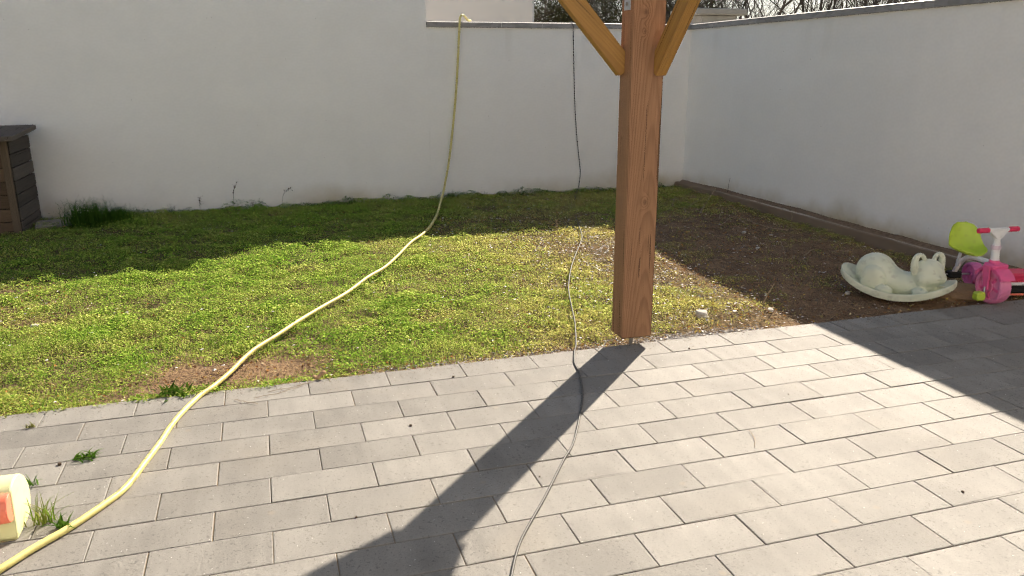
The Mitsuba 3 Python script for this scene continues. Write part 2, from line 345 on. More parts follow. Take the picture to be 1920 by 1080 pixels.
for r in range(0, 28):
    for k in range(-12, 17):
        off = (k + (r % 2) * (0.5 + OFF)) * LX
        x0, x1 = max(off, -4.6), min(off + LX, 6.318)
        if x1 - x0 < 0.03: continue
        v, f = paver(x0, x1, -(r + 1) * WY, -r * WY)
        if x1 > -0.75 and r < 13 and x0 < 6.318 and not (r > 8 and x1 < 0.2):
            put(numbered(pt + '__paver'), (v, f), 'mat_paver')
        else:
            rest.append(trimesh.Trimesh(v, f, process=False))
put(pt + '__paver_field', trimesh.util.concatenate(rest), 'mat_paver', kind='stuff')

# ------------------------------------------------------------------ garden walls
YB, XR, XT = 5.48, 6.45, 3.0185      # face of the back wall, face of the right wall, where the tall part ends
w1 = thing('garden_wall', 'white rendered back wall, tall on the left and lower with grey coping on the right', 'wall')
part(w1, 'tall_section', bbox(-8.0, XT, YB, YB + 0.22, -0.3, 2.63, 0.0012), 'mat_render')
part(w1, 'low_section', bbox(XT + 0.0003, 6.66, YB + 0.0003, YB + 0.20, -0.3, 2.0), 'mat_render')
def coping(a0, a1, back, run_x, inner, outer):
    """one coping stone: a flat slab, its upper front arris cut at a slant, running from a0 to a1"""
    prof = [(inner, 2.001), (inner, 2.056), (inner + 0.030, 2.066), (outer, 2.070), (outer, 2.001)]
    n = len(prof); V = []
    for a in (a0, a1):
        for (b, z) in prof: V.append((a, b, z) if run_x else (b, a, z))
    F = [[s, (s + 1) % n, n + (s + 1) % n] for s in range(n)] + [[s, n + (s + 1) % n, n + s] for s in range(n)]
    F += [[0, s, s + 1] for s in range(1, n - 1)] + [[n, n + s + 1, n + s] for s in range(1, n - 1)]
    m = trimesh.Trimesh(V, F, process=False); m.fix_normals(); return m
LC = 0.5155
xa = XT
edges = [XT, 3.402, 3.917, 4.432, 4.643 + 0.30, 5.458, 5.974, 6.418]
for a, b in zip(edges[:-1], edges[1:]):
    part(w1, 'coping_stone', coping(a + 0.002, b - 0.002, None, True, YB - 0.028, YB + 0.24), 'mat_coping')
    if b < 6.3:
        part(w1, 'mortar_joint', bbox(b - 0.002, b + 0.002, YB - 0.0285, YB + 0.2, 2.002, 2.0555), 'mat_mortar')
w2 = thing('garden_wall', 'white rendered right-hand wall with grey coping and a dirty concrete footing', 'wall')
RISE = 0.0065
def raise_top(m):
    v = m.vertices; v[:, 2] += np.where(v[:, 2] > 1.9, RISE * (YB - v[:, 1]), 0); return m
part(w2, 'panel', raise_top(bbox(XR, XR + 0.20, -7.0, YB + 0.0005, -0.3, 2.0)), 'mat_render')
yy = YB - 0.031
first = True
while yy > -6.5:
    L_ = 1.0 if not first else 0.62
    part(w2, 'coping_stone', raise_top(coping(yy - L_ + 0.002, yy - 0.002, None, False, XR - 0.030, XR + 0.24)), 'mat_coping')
    yy -= L_; first = False
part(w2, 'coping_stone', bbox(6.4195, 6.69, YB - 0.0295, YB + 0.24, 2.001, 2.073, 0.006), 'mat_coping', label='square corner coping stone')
# the footing: a rough strip of concrete along the wall's foot, a little uneven
NF = 260
fy = np.linspace(-7.0, YB - 0.001, NF)
nz = lambda s, k, sd: meshkit.fbm(np.stack([s * k, s * 0, s * 0], -1), 3, sd) - 0.5
x_f = 6.322 + 0.022 * nz(fy, 3.0, 1); z_t = 0.092 + 0.016 * nz(fy, 2.0, 2) - 0.03 * np.clip((fy - 4.2) / 1.3, 0, 1)
z_b = z_t + 0.012 * nz(fy, 4.0, 5) + 0.012
ring = np.stack([np.stack([x_f - 0.006, fy, fy * 0 - 0.15], -1), np.stack([x_f, fy, z_t - 0.012], -1), np.stack([x_f + 0.012, fy, z_t], -1), np.stack([x_f + 0.05, fy, z_t + 0.001], -1), np.stack([x_f + 0.06, fy, z_t - 0.008], -1), np.stack([fy * 0 + XR + 0.01, fy, z_b + 0.01], -1)], 1)
nn = ring.shape[1]; V = ring.reshape(-1, 3)
i, j = np.meshgrid(np.arange(NF - 1), np.arange(nn - 1), indexing='ij')
q = np.stack([i * nn + j, (i + 1) * nn + j, (i + 1) * nn + j + 1, i * nn + j + 1], -1).reshape(-1, 4)
part(w2, 'footing', (V, q), 'mat_footing', smooth=25, label='low brown stained concrete footing along the wall')

solo('neighbour_terrace', bbox(-4.0, 6.0, 5.75, 12.98, -0.12, -0.05), 'mat_mortar', 'pale terrace slab added unseen before the neighbour house to brighten it', 'reflector', kind='structure')  # unseen pale slab, added so sunlight bounces onto the house wall behind
# pillar behind the corner, the neighbour's house
pl = thing('stone_pillar', 'grey stone pillar with a flat cap behind the corner of the walls', 'pillar')
part(pl, 'shaft', bbox(6.78, 7.32, 5.82, 6.36, -0.1, 2.20, 0.008), 'mat_pillar')
part(pl, 'cap', bbox(6.66, 7.43, 5.74, 6.46, 2.203, 2.285, 0.012), 'mat_pillar')
nb = thing('neighbour_house', 'plain beige house wall rising behind the low garden wall', 'house')
part(nb, 'wall', bbox(-4.0, 6.886, 13.0, 19.0, -0.1, 4.2, 0.012), 'mat_neighbour')
part(nb, 'corner_bead', bbox(6.852, 6.889, 12.992, 12.9995, -0.1, 4.18), 'mat_mortar')  # pale strip paints the sunlit edge onto the house corner
rf = trimesh.convex.convex_hull(np.array([(-4.3, 12.75, 4.202), (7.15, 12.75, 4.202), (7.15, 19.3, 4.202), (-4.3, 19.3, 4.202), (-4.0, 16.0, 5.4), (6.8, 16.0, 5.4)]))
part(nb, 'roof', rf, 'mat_slab')

# ------------------------------------------------------------------ bare trees and the evergreen beyond the walls
def branch_tree(x, y, h, seed, stems=3, spread=0.55, dens=5, r0=0.06, low=0.9):
    R = np.random.default_rng(seed)
    trunk, crown = [], []
    def grow(p, d, L, r, depth):
        n = 5
        pts = [p]; q = p.copy(); dd = d.copy()
        for s in range(n):
            dd = dd + R.normal(0, 0.13, 3) + [0, 0, 0.05]; dd /= np.linalg.norm(dd)
            q = q + dd * L / n; pts.append(q)
        pts = np.array(pts)
        rr = np.linspace(r, r * 0.62, n + 1)
        (trunk if depth == 0 else crown).append(tube(pts, rr, 6 if depth < 2 else (4 if depth < 3 else 3), cap=False))
        if depth >= 4 or r < 0.0028: return
        nb_ = dens if depth else stems + 2
        for k in range(nb_):
            s = R.uniform(0.25, 1.0) if depth else R.uniform(low / L if L > low else 0.5, 1.0)
            i0 = min(int(s * n), n - 1); base = pts[i0] + (pts[i0 + 1] - pts[i0]) * (s * n - i0)
            nd = dd * 0.55 + R.normal(0, spread, 3) + [0, 0, 0.28]; nd /= np.linalg.norm(nd)
            grow(base, nd, L * R.uniform(0.5, 0.8), max(rr[i0] * R.uniform(0.42, 0.62), 0.0026), depth + 1)
        nd = dd + R.normal(0, 0.15, 3); nd /= np.linalg.norm(nd)
        grow(pts[-1], nd, L * 0.72, rr[-1], depth + 1)
    for s in range(stems):
        a = R.uniform(0, 6.28); d = np.array([math.cos(a) * 0.33, math.sin(a) * 0.33, 1.0]); d /= np.linalg.norm(d)
        grow(np.array([x + 0.1 * math.cos(a), y + 0.1 * math.sin(a), -0.1]), d, h * 0.42, r0 * R.uniform(0.75, 1.1), 0)
    return cat_mesh(trunk), cat_mesh(crown)
TREES = [(10.9, 11.4, 5.0, 3), (11.2, 10.2, 5.2, 4), (12.6, 10.6, 5.4, 5), (13.4, 8.8, 5.2, 6), (15.0, 8.6, 5.6, 7), (15.8, 6.6, 5.4, 8), (11.2, 13.6, 6.0, 9), (14.6, 12.4, 6.2, 10), (10.3, 14.6, 5.2, 12), (17.5, 9.0, 6.0, 13)]
for (x, y, h, sd) in TREES:
    t = thing('bare_tree', 'bare leafless tree in the thicket above the right-hand wall', 'tree', 'bare trees beyond the garden walls')
    a, b = branch_tree(x, y, h, sd, stems=3, dens=3, r0=0.05)
    part(t, 'trunk', a, 'mat_bark', smooth=True); part(t, 'crown', b, 'mat_bark', smooth=False)

def leaf_cloud(C, size, R, col0, col1, up=0.3):
    n = len(C)
    d = R.normal(0, 1, (n, 3)); d /= np.linalg.norm(d, axis=1, keepdims=True)
    e = np.cross(d, R.normal(0, 1, (n, 3))); e /= np.linalg.norm(e, axis=1, keepdims=True)
    s = size * R.uniform(0.6, 1.3, (n, 1))
    V = np.stack([C - d * s, C + e * s * 0.45, C + d * s, C - e * s * 0.45], 1).reshape(-1, 3)
    k = np.arange(n)[:, None] * 4
    F = np.vstack([k + [0, 1, 2], k + [0, 2, 3]])
    u = R.uniform(0, 1, (n, 1)) ** 1.5
    col = np.asarray(col0) * (1 - u) + np.asarray(col1) * u
    return V, F, np.repeat(col, 4, axis=0)
def shrub(x, y, h, rad, seed, label, n=16000):
    R = np.random.default_rng(seed)
    t = thing('evergreen_shrub', label, 'shrub', None)
    a, b = branch_tree(x, y, h, seed + 50, stems=5, dens=4, r0=0.05, low=0.5)
    part(t, 'trunk', a, 'mat_bark', smooth=True); part(t, 'crown', b, 'mat_bark')
    cl = R.uniform(-1, 1, (160, 3)); cl = cl[(cl ** 2).sum(1) < 1] * [rad, rad, h * 0.48] + [x, y, h * 0.52]
    C = cl[R.integers(0, len(cl), n)] + R.normal(0, 0.20, (n, 3))
    C = C[C[:, 2] > 0.1]
    V, F, col = leaf_cloud(C, 0.034, R, (0.035, 0.045, 0.018), (0.12, 0.11, 0.055))
    part(t, 'foliage', (V, F), 'mat_litter', color=col, kind='stuff')
shrub(8.7, 15.2, 4.6, 1.5, 21, 'dark dense evergreen shrub right of the beige house wall', 26000)
shrub(9.9, 12.6, 3.8, 1.1, 22, 'dark shrub seen on both sides of the wooden post top', 17000)

# ------------------------------------------------------------------ pergola post with braces
pg = thing('pergola', 'brown timber pergola post with two orange-brown diagonal braces', 'pergola')
PX0, PX1, PY0, PY1, PZ0 = 2.999, 3.193, -0.044, 0.108, 0.050
post = bbox(PX0, PX1, PY0, PY1, PZ0, 2.30, 0.011)
part(pg, 'post', post, 'mat_post_wood', smooth=60)
part(pg, 'foot', cat_mesh([orient(lathe([(0, -0.10), (0.012, -0.10), (0.012, 0.044), (0, 0.044)], 14), (0, 0, 1), (3.085, 0.012, 0)), bbox(3.03, 3.15, -0.02, 0.09, 0.0435, 0.0495)]), 'mat_steel')
def brace_mesh(a0, a1, w0, w1_, along_x):
    """a diagonal timber: in the plane of its run (s, z); butts the post at s = 0 and the beam at z = 2.30"""
    d = np.array([0.672, 0.741]); nrm = np.array([0.741, -0.672])
    th = 0.098
    # lower edge starts on the post face at z=1.512, upper at 1.512+th/0.672
    zl, zu = 1.514, 1.514 + th / d[0]
    s_l = (2.30 - zl) * d[0] / d[1]; s_u = (2.30 - zu) * d[0] / d[1]
    poly = [(0.0, zl + 0.035), (0.024, zl + 0.02), (s_l, 2.30), (s_u, 2.30), (0.0, zu)]
    V = []
    for w in (w0, w1_):
        for (s, z) in poly: V.append((a0 - s * a1, w, z) if along_x else (w, a0 - s * a1, z))
    m = trimesh.convex.convex_hull(np.array(V)); return m
part(pg, 'brace', brace_mesh(PX0 - 0.001, 1.0, 0.040, 0.100, True), 'mat_brace_wood', label='orange-brown brace rising to the left of the post')
part(pg, 'brace', brace_mesh(PY0 - 0.001, 1.0, 3.130, 3.190, False), 'mat_brace_wood_b', label='orange-brown brace rising towards the house')
part(pg, 'beam', bbox(-1.5, 3.22, 0.0, 0.108, 2.302, 2.48, 0.004), 'mat_brace_wood')
part(pg, 'beam', bbox(3.08, 3.186, -4.4, -0.002, 2.303, 2.48, 0.004), 'mat_brace_wood_b')
br = bbox(PX0 - 0.0035, PX0 - 0.0005, -0.010, 0.066, 1.868, 2.12, 0.001)
part(pg, 'bracket', br, 'mat_galv', label='grey galvanised plate near the post top')
for zz in (1.90, 1.97, 2.04):
    part(pg, 'bolt', orient(lathe([(0, 0), (0.011, 0), (0.010, 0.005), (0, 0.007)], 8), (-1, 0, 0), (PX0 - 0.004, 0.028, zz)), 'mat_steel')

# ------------------------------------------------------------------ unseen house front by the patio, added to bounce sun onto the garden walls
hs_ = thing('terrace_house', 'unseen white house front by the patio, added to bounce sun onto the garden walls', 'house')
HY = -5.6
def facade():
    outer = m3.Manifold.cube((14.4, 0.35, 5.6)).translate((-6.5, HY - 0.35, -0.1))
    for (x0, x1, z0, z1) in ((-1.2, 1.6, 0.02, 2.25), (3.3, 4.9, 0.95, 2.25), (-0.6, 0.8, 3.3, 4.6), (3.4, 4.8, 3.3, 4.6), (-4.9, -3.6, 0.95, 2.25)):
        outer = outer - m3.Manifold.cube((x1 - x0, 0.18, z1 - z0)).translate((x0, HY - 0.15, z0))
    return outer
part(hs_, 'wall', tm(facade()), 'mat_render')
for (x0, x1, z0, z1) in ((-1.2, 1.6, 0.02, 2.25), (3.3, 4.9, 0.95, 2.25), (-0.6, 0.8, 3.3, 4.6), (3.4, 4.8, 3.3, 4.6), (-4.9, -3.6, 0.95, 2.25)):
    w_ = part(hs_, 'window', cat_mesh([bbox(x0 + 0.002, x1 - 0.002, HY - 0.14, HY - 0.09, z0 + 0.002, z0 + 0.06), bbox(x0 + 0.002, x1 - 0.002, HY - 0.14, HY - 0.09, z1 - 0.06, z1 - 0.002), bbox(x0 + 0.002, x0 + 0.06, HY - 0.14, HY - 0.09, z0 + 0.062, z1 - 0.062), bbox(x1 - 0.06, x1 - 0.002, HY - 0.14, HY - 0.09, z0 + 0.062, z1 - 0.062), bbox((x0 + x1) / 2 - 0.04, (x0 + x1) / 2 + 0.04, HY - 0.139, HY - 0.091, z0 + 0.062, z1 - 0.062)]), 'mat_white_tube')
    put(w_ + '__pane', bbox(x0 + 0.062, x1 - 0.062, HY - 0.125, HY - 0.115, z0 + 0.062, z1 - 0.062), 'mat_window_glass')

# ------------------------------------------------------------------ compost bin
cb = thing('compost_bin', 'weathered wooden plank box with a slanted lid against the back wall', 'compost bin')
CX1, CX0, CY0, CY1, CH = -1.20, -2.05, 4.66, 5.41, 0.905
part(cb, 'lining', bbox(CX0 + 0.03, CX1 - 0.03, CY0 + 0.03, CY1 - 0.03, -0.05, CH - 0.03), 'mat_dark_inside')  # added black core closes the plank gaps, standing in for the dark interior
nside = 7
hs = np.linspace(0.0, CH, nside + 1)
for k in range(nside):
    e = rng.uniform(-0.006, 0.006, 4)
    z0, z1 = hs[k] + 0.0035, hs[k + 1] - 0.0035
    part(cb, 'side_plank', bbox(CX1 - 0.024 + e[0] * 0.5, CX1 + e[0] * 0.5, CY0 + 0.022, CY1 + e[2], z0, z1 + e[1] * 0.5, 0.003), 'mat_grey_plank')
    part(cb, 'front_plank', bbox(CX0, CX1 - 0.026, CY0 + e[3] * 0.6, CY0 + 0.022, z0, z1 + e[2] * 0.5, 0.003), 'mat_old_plank')
    part(cb, 'side_plank', bbox(CX0 - 0.002, CX0 + 0.020, CY0 + 0.024, CY1, z0, z1, 0.003), 'mat_grey_plank')
part(cb, 'corner_batten', bbox(CX1 - 0.072, CX1 - 0.005, CY0 - 0.024, CY0 - 0.006, 0.0, CH, 0.003), 'mat_batten')
for k, (a, b) in enumerate(((4.46, 4.77), (4.775, 5.06), (5.065, 5.36))):
    m = bbox(-2.15, -1.105, a, b, 0.0, 0.045, 0.003)
    m.vertices[:, 2] += 0.918 + 0.048 * (m.vertices[:, 1] - 4.46)
    part(cb, 'lid_board', m, 'mat_grey_plank')
def rock(c, r, seed, flat=0.6):
    m = trimesh.creation.icosphere(2, 1.0)
    n = meshkit.fbm(m.vertices * 1.3 + seed * 7.7, 3, seed)
    v = m.vertices * (0.65 + 0.75 * n[:, None])
    v = np.clip(v, -0.78, 0.78) * np.asarray(r) * [1, 1, flat]
    a = seed * 1.7; Rm = np.array([[math.cos(a), -math.sin(a), 0], [math.sin(a), math.cos(a), 0], [0, 0, 1]])
    m = trimesh.Trimesh(v @ Rm.T + np.asarray(c), m.faces, process=False); return m
m = bbox(-0.26, 0.26, -0.20, 0.20, -0.02, 0.035, 0.008); m = m.subdivide().subdivide()
m.vertices += 0.012 * (meshkit.fbm(m.vertices * 12, 3, 4)[:, None] - 0.5)
m.apply_transform(trimesh.transformations.rotation_matrix(0.2, [0, 0, 1])); m.apply_translation((-0.93, 5.10, 0.0))
solo('stone_slab', m, 'mat_slab', 'flat grey stone slab lying in the grass beside the compost bin', 'stone')

# ------------------------------------------------------------------ hose and cable
HOSE = [(3.60,5.68,2.084),(3.545,5.60,2.090),(3.495,5.53,2.120),(3.450,5.470,2.138),(3.414,5.432,2.112),(3.401,5.418,2.045),(3.389,5.435,1.829),(3.356,5.452,1.346),(3.304,5.440,0.914),(3.232,5.400,0.477),(3.169,5.320,0.266),(3.105,5.200,0.113),(2.98,4.82,0.045),(2.841,4.312,0.035),(2.618,3.622,0.040),(2.459,3.247,0.042),(2.305,2.957,0.042),(2.105,2.480,0.040),(1.936,2.099,0.044),(1.779,1.859,0.042),(1.581,1.494,0.036),(1.374,1.197,0.030),(1.224,0.945,0.034),(1.088,0.698,0.036),(0.965,0.512,0.030),(0.894,0.372,0.022),(0.828,0.194,0.018),(0.755,0.025,0.018),(0.695,-0.071,0.014),(0.634,-0.237,0.014),(0.593,-0.388,0.014),(0.561,-0.562,0.014),(0.519,-0.750,0.014),(0.474,-0.938,0.014),(0.408,-1.059,0.014),(0.324,-1.181,0.014),(0.231,-1.287,0.014),(0.159,-1.383,0.014),(0.077,-1.463,0.014),(-0.023,-1.551,0.014),(-0.35,-1.80,0.014),(-0.8,-2.0,0.014)]
solo('garden_hose', tube(spline(HOSE, 8), 0.0128, 14), 'mat_hose', 'long pale yellow garden hose running from the wall top across lawn and paving', 'hose', smooth=60)
CABLE = [(4.84,5.64,2.078),(4.840,5.56,2.076),(4.806,5.447,2.066),(4.822,5.441,2.02),(4.831,5.462,1.959),(4.849,5.470,1.584),(4.874,5.470,1.070),(4.910,5.470,0.674),(4.941,5.460,0.406),(4.943,5.420,0.241),(4.888,5.330,0.086),(4.802,5.200,0.020),(4.445,4.338,0.000),(4.174,3.579,0.004),(3.946,2.914,0.032),(3.821,2.604,0.036),(3.533,2.037,0.034),(3.335,1.629,0.032),(3.124,1.131,0.034),(2.979,0.697,0.030),(2.873,0.374,0.034),(2.751,0.049,0.020),(2.707,-0.039,0.006),(2.645,-0.197,0.0055),(2.611,-0.351,0.0055),(2.533,-0.589,0.0055),(2.427,-0.821,0.0055),(2.285,-1.093,0.0055),(2.195,-1.218,0.0055),(2.116,-1.334,0.0055),(2.008,-1.492,0.0055),(1.927,-1.603,0.0055),(1.845,-1.719,0.0055),(1.791,-1.816,0.0055),(1.743,-1.921,0.0055),(1.695,-2.030,0.0055),(1.60,-2.5,0.0055)]
solo('power_cable', tube(spline(CABLE, 8), 0.0050, 10), 'mat_cable', 'thin grey cable hanging down the wall and winding past the post', 'cable', smooth=60)

# ------------------------------------------------------------------ rocking animal toy
def local(mesh, origin, heading, tilt=0.0):
    """place a mesh built with +x forward"""
    m = mesh.copy()
    if tilt: m.apply_transform(trimesh.transformations.rotation_matrix(tilt, [0, 1, 0]))
    m.apply_transform(trimesh.transformations.rotation_matrix(heading, [0, 0, 1])); m.apply_translation(origin); return m
RO, RH, RT = (5.31, 0.36, -0.004), math.radians(-54.0), math.radians(1.5)
rk = thing('toy_rocker', 'cream plastic animal-shaped baby rocker lying on the bare soil', 'rocking toy')
ROLLR = 0.62
th_ = np.linspace(0, 2 * np.pi, 96, endpoint=False)
ax_, ay_ = 0.375, 0.205
sx, sy = np.sign(np.cos(th_)) * np.abs(np.cos(th_)) ** 0.66, np.sign(np.sin(th_)) * np.abs(np.sin(th_)) ** 0.80
prof = [(0.0, 0.038), (0.5, 0.038), (0.80, 0.040), (0.90, 0.044), (0.935, 0.060), (0.965, 0.066), (0.99, 0.062), (1.0, 0.052), (1.0, 0.020), (0.985, 0.013), (0.955, 0.014), (0.93, 0.024), (0.6, 0.020), (0.0, 0.020)]
V = []
for (s, z) in prof:
    x, y = ax_ * s * sx, ay_ * s * sy
    V.append(np.stack([x, y, z + x * x / (2 * ROLLR)], -1))
V = np.vstack(V); n = 96; F = []
for k in range(len(prof) - 1):
    for s in range(n):
        a, b = k * n + s, k * n + (s + 1) % n
        F += [[a, b, b + n], [a, b + n, a + n]]
base = trimesh.Trimesh(V, F, process=False)
part(rk, 'base', local(base, RO, RH, RT), 'mat_cream_plastic', smooth=40)
run = []
for s in (-1, 1):
    xs_ = np.linspace(-0.27, 0.27, 22)
    P = np.stack([xs_, xs_ * 0 + s * 0.10, 0.012 + xs_ ** 2 / (2 * ROLLR)], -1)
    run.append(tube(P, 0.012, 8))
part(rk, 'runner', local(run[0], RO, RH, RT), 'mat_cream_plastic', smooth=40); part(rk, 'runner', local(run[1], RO, RH, RT), 'mat_cream_plastic', smooth=40)
HT = math.radians(38)
CH_, SH_ = math.cos(HT), math.sin(HT)
def body_sdf(x, y, z):
    ya = abs(y)
    d = ell(x, y, z, (-0.145, 0, 0.165), (0.135, 0.112, 0.145))                     # rump
    d = smin(d, ell(x, y, z, (0.02, 0, 0.105), (0.20, 0.105, 0.095)), 0.07)          # barrel, saddle
    d = smin(d, ell(x, y, z, (0.17, 0, 0.14), (0.085, 0.10, 0.12)), 0.05)            # chest
    hx, hy = 0.195 + (x - 0.195) * CH_ + (y + 0.012) * -SH_, (x - 0.195) * SH_ + (y + 0.012) * CH_
    ha = abs(hy)
    d = smin(d, ell(hx, hy, z, (0.190, 0, 0.225), (0.088, 0.108, 0.098)), 0.03)      # head
    d = smin(d, ell(hx, hy, z, (0.262, 0, 0.190), (0.036, 0.060, 0.042)), 0.03)      # muzzle
    d = smin(d, ell(hx, ha, z, (0.235, 0.066, 0.180), (0.04, 0.044, 0.042)), 0.03)   # cheeks
    d = smin(d, ell(x, ya, z, (-0.135, 0.115, 0.130), (0.085, 0.045, 0.105)), 0.010) # thighs
    d = smin(d, ell(x, ya, z, (-0.045, 0.150, 0.070), (0.058, 0.036, 0.040)), 0.012) # hind feet
    d = smin(d, ell(hx, ha, z, (0.255, 0.095, 0.085), (0.066, 0.048, 0.040)), 0.014)  # fore paws
    d = smin(d, ell(hx, ha, z, (0.268, 0.040, 0.240), (0.010, 0.015, 0.018)), 0.008)  # eyes
    d = smin(d, ell(hx, hy, z, (0.298, 0, 0.205), (0.012, 0.020, 0.013)), 0.008)      # nose
    d = max(d, -(z - 0.030 - x * x / (2 * ROLLR)))
    return -d
bm = sdf_mesh(body_sdf, (-0.32, -0.20, 0.0), (0.36, 0.20, 0.36), 0.010, 4)
bm.vertices[:, 2] = 0.03 + (bm.vertices[:, 2] - 0.03) * 0.93
part(rk, 'body', local(bm, RO, RH, RT), 'mat_cream_plastic', smooth=True)
for s in (-1, 1):
    P = np.array([(0.180, s * 0.098, 0.215), (0.178, s * 0.112, 0.275), (0.176, s * 0.110, 0.325), (0.176, s * 0.090, 0.352), (0.178, s * 0.062, 0.350), (0.182, s * 0.042, 0.325), (0.186, s * 0.036, 0.285)])
    P[:, 0], P[:, 1] = 0.195 + (P[:, 0] - 0.195) * CH_ + P[:, 1] * SH_, -(P[:, 0] - 0.195) * SH_ + P[:, 1] * CH_ - 0.012
    P[:, 2] = 0.03 + (P[:, 2] - 0.03) * 0.93
    S = spline(P, 4); ear = tube(S, np.interp(np.linspace(0, 1, len(S)), [0, 0.25, 0.6, 1], [0.026, 0.021, 0.0145, 0.015]), 12, squash=1.1)
    part(rk, 'ear_handle', local(ear, RO, RH, RT), 'mat_cream_plastic', smooth=50)
# ------------------------------------------------------------------ tricycle
TO, TH = np.array([5.905, 0.440, 0.0]), math.atan2(-0.968, -0.25)
tk = thing('toddler_tricycle', 'pink and white toddler tricycle with a lime green bucket seat', 'tricycle')
loc = lambda m: local(m, TO, TH)
def wheel(R, w, hub):
    p = [(0.0, -w * 0.30), (hub, -w * 0.30), (hub, -w * 0.42), (hub * 1.35, -w * 0.42), (hub * 1.4, -w * 0.28), (R * 0.70, -w * 0.28), (R * 0.74, -w * 0.46), (R * 0.90, -w * 0.5), (R * 0.975, -w * 0.42), (R, -w * 0.25)]
    p = p + [(r, -z) for (r, z) in reversed(p)]
    return lathe(p, 48)
def spokes(R, w, hub, n=5):
    ms = []
    for k in range(n):
        b = bbox(hub * 1.2, R * 0.74, -0.009, 0.009, -w * 0.36, w * 0.36, 0.002)
        b.apply_transform(trimesh.transformations.rotation_matrix(k * 2 * np.pi / n, [0, 0, 1])); ms.append(b)
    return cat_mesh(ms)
WB, FR, RR = 0.452, 0.121, 0.086
STEER = trimesh.transformations.rotation_matrix(0.17, [0, 0, 1], [0.430, 0, 0])
def front(m):
    m = m.copy(); m.apply_transform(STEER); return loc(m)
fw_ = part(tk, 'front_wheel', front(orient(wheel(FR, 0.085, 0.024), (0, 1, 0), (WB, 0, FR))), 'mat_pink_pale', smooth=32)
put(fw_ + '__spokes', front(orient(spokes(FR, 0.085, 0.024), (0, 1, 0), (WB, 0, FR))), 'mat_pink')
for s in (1, -1):
    rw = part(tk, 'rear_wheel', loc(orient(wheel(RR, 0.080, 0.016), (0, 1, 0), (0, s * 0.15, RR))), 'mat_violet', smooth=32)
    put(rw + '__spokes', loc(orient(spokes(RR, 0.08, 0.016, 4), (0, 1, 0), (0, s * 0.15, RR))), 'mat_violet')
part(tk, 'rear_axle', loc(tube([(0, -0.20, RR), (0, 0.20, RR)], 0.007, 10)), 'mat_galv', smooth=40)
part(tk, 'axle_bracket', loc(bbox(-0.035, 0.035, -0.045, 0.045, RR - 0.022, RR + 0.024, 0.006)), 'mat_tyre')
fr = spline([(0.0, 0, RR + 0.01), (0.045, 0, 0.165), (0.11, 0, 0.232), (0.20, 0, 0.262), (0.30, 0, 0.268), (0.385, 0, 0.272)], 6)
part(tk, 'frame', loc(tube(fr, 0.0175, 14)), 'mat_white_tube', smooth=40)
part(tk, 'seat_stay', loc(tube([(0.02, 0, 0.12), (0.03, 0, 0.20), (0.055, 0, 0.285)], 0.011, 10)), 'mat_white_tube', smooth=40)
# bucket seat: a dished shell, the back curving up behind
def seat_mesh():
    U = np.linspace(0, 1, 30); Vv = np.linspace(-1, 1, 25)
    path = spline([(0.255, 0, 0.292), (0.20, 0, 0.284), (0.13, 0, 0.285), (0.075, 0, 0.305), (0.040, 0, 0.36), (0.018, 0, 0.43), (0.0, 0, 0.478)], 6)
    s = np.linspace(0, 1, len(path))
    wid = np.interp(s, [0, 0.10, 0.3, 0.5, 0.75, 0.92, 1.0], [0.045, 0.085, 0.118, 0.128, 0.112, 0.075, 0.030])
    top = []
    tng = np.gradient(path, axis=0); tng /= np.linalg.norm(tng, axis=1, keepdims=True)
    nrm = np.stack([-tng[:, 2], 0 * tng[:, 0], tng[:, 0]], -1)
    nrm *= np.sign(nrm[:, 2:3] + nrm[:, 0:1] * 0.8 + 1e-9)
    for k in range(len(path)):
        dish = 0.040 * np.abs(Vv) ** 2.2 * min(1.0, wid[k] / 0.11)
        top.append(path[k] + np.stack([0 * Vv, Vv * wid[k], 0 * Vv], -1) + nrm[k] * dish[:, None])
    A = np.array(top); B = A - nrm[:, None, :] * 0.010
    n1, n2 = A.shape[:2]
    V = np.vstack([A.reshape(-1, 3), B.reshape(-1, 3)]); o = n1 * n2; F = []
    for a in range(n1 - 1):
        for b in range(n2 - 1):
            p, q_, r, t = a * n2 + b, a * n2 + b + 1, (a + 1) * n2 + b + 1, (a + 1) * n2 + b
            F += [[p, q_, r], [p, r, t], [o + p, o + r, o + q_], [o + p, o + t, o + r]]
    bd = [b for b in range(n2)] + [a * n2 + n2 - 1 for a in range(1, n1)] + [(n1 - 1) * n2 + b for b in range(n2 - 2, -1, -1)] + [a * n2 for a in range(n1 - 2, 0, -1)]
    for a, b in zip(bd, bd[1:] + bd[:1]): F += [[a, o + a, o + b], [a, o + b, b]]
    m = trimesh.Trimesh(V, F, process=False); m.fix_normals(); return m
part(tk, 'seat', loc(seat_mesh()), 'mat_lime', smooth=40)
part(tk, 'fork_crown', front(cat_mesh([bbox(WB - 0.055, WB + 0.05, -0.062, 0.062, 0.245, 0.282, 0.012), lathe([(0, 0.0), (0.036, 0.0), (0.030, 0.03), (0, 0.03)], 24).apply_translation((WB - 0.022, 0, 0.270))])), 'mat_pink', smooth=30)
fend = []
arc = np.linspace(math.radians(28), math.radians(150), 22)
for k in range(len(arc) - 1):
    pass
fa = np.stack([WB + (FR + 0.016) * np.cos(arc), arc * 0, FR + (FR + 0.016) * np.sin(arc)], -1)
Vf = []
for p, a in zip(fa, arc):
    for (w, e) in ((-0.056, -0.018), (-0.056, 0.0), (-0.040, 0.006), (0.040, 0.006), (0.056, 0.0), (0.056, -0.018)):
        Vf.append(p + [e * math.cos(a), w, e * math.sin(a)])
n_ = 6; Ff = []
for k in range(len(arc) - 1):
    for s in range(n_ - 1):
        a, b = k * n_ + s, k * n_ + s + 1
        Ff += [[a, b, b + n_], [a, b + n_, a + n_]]
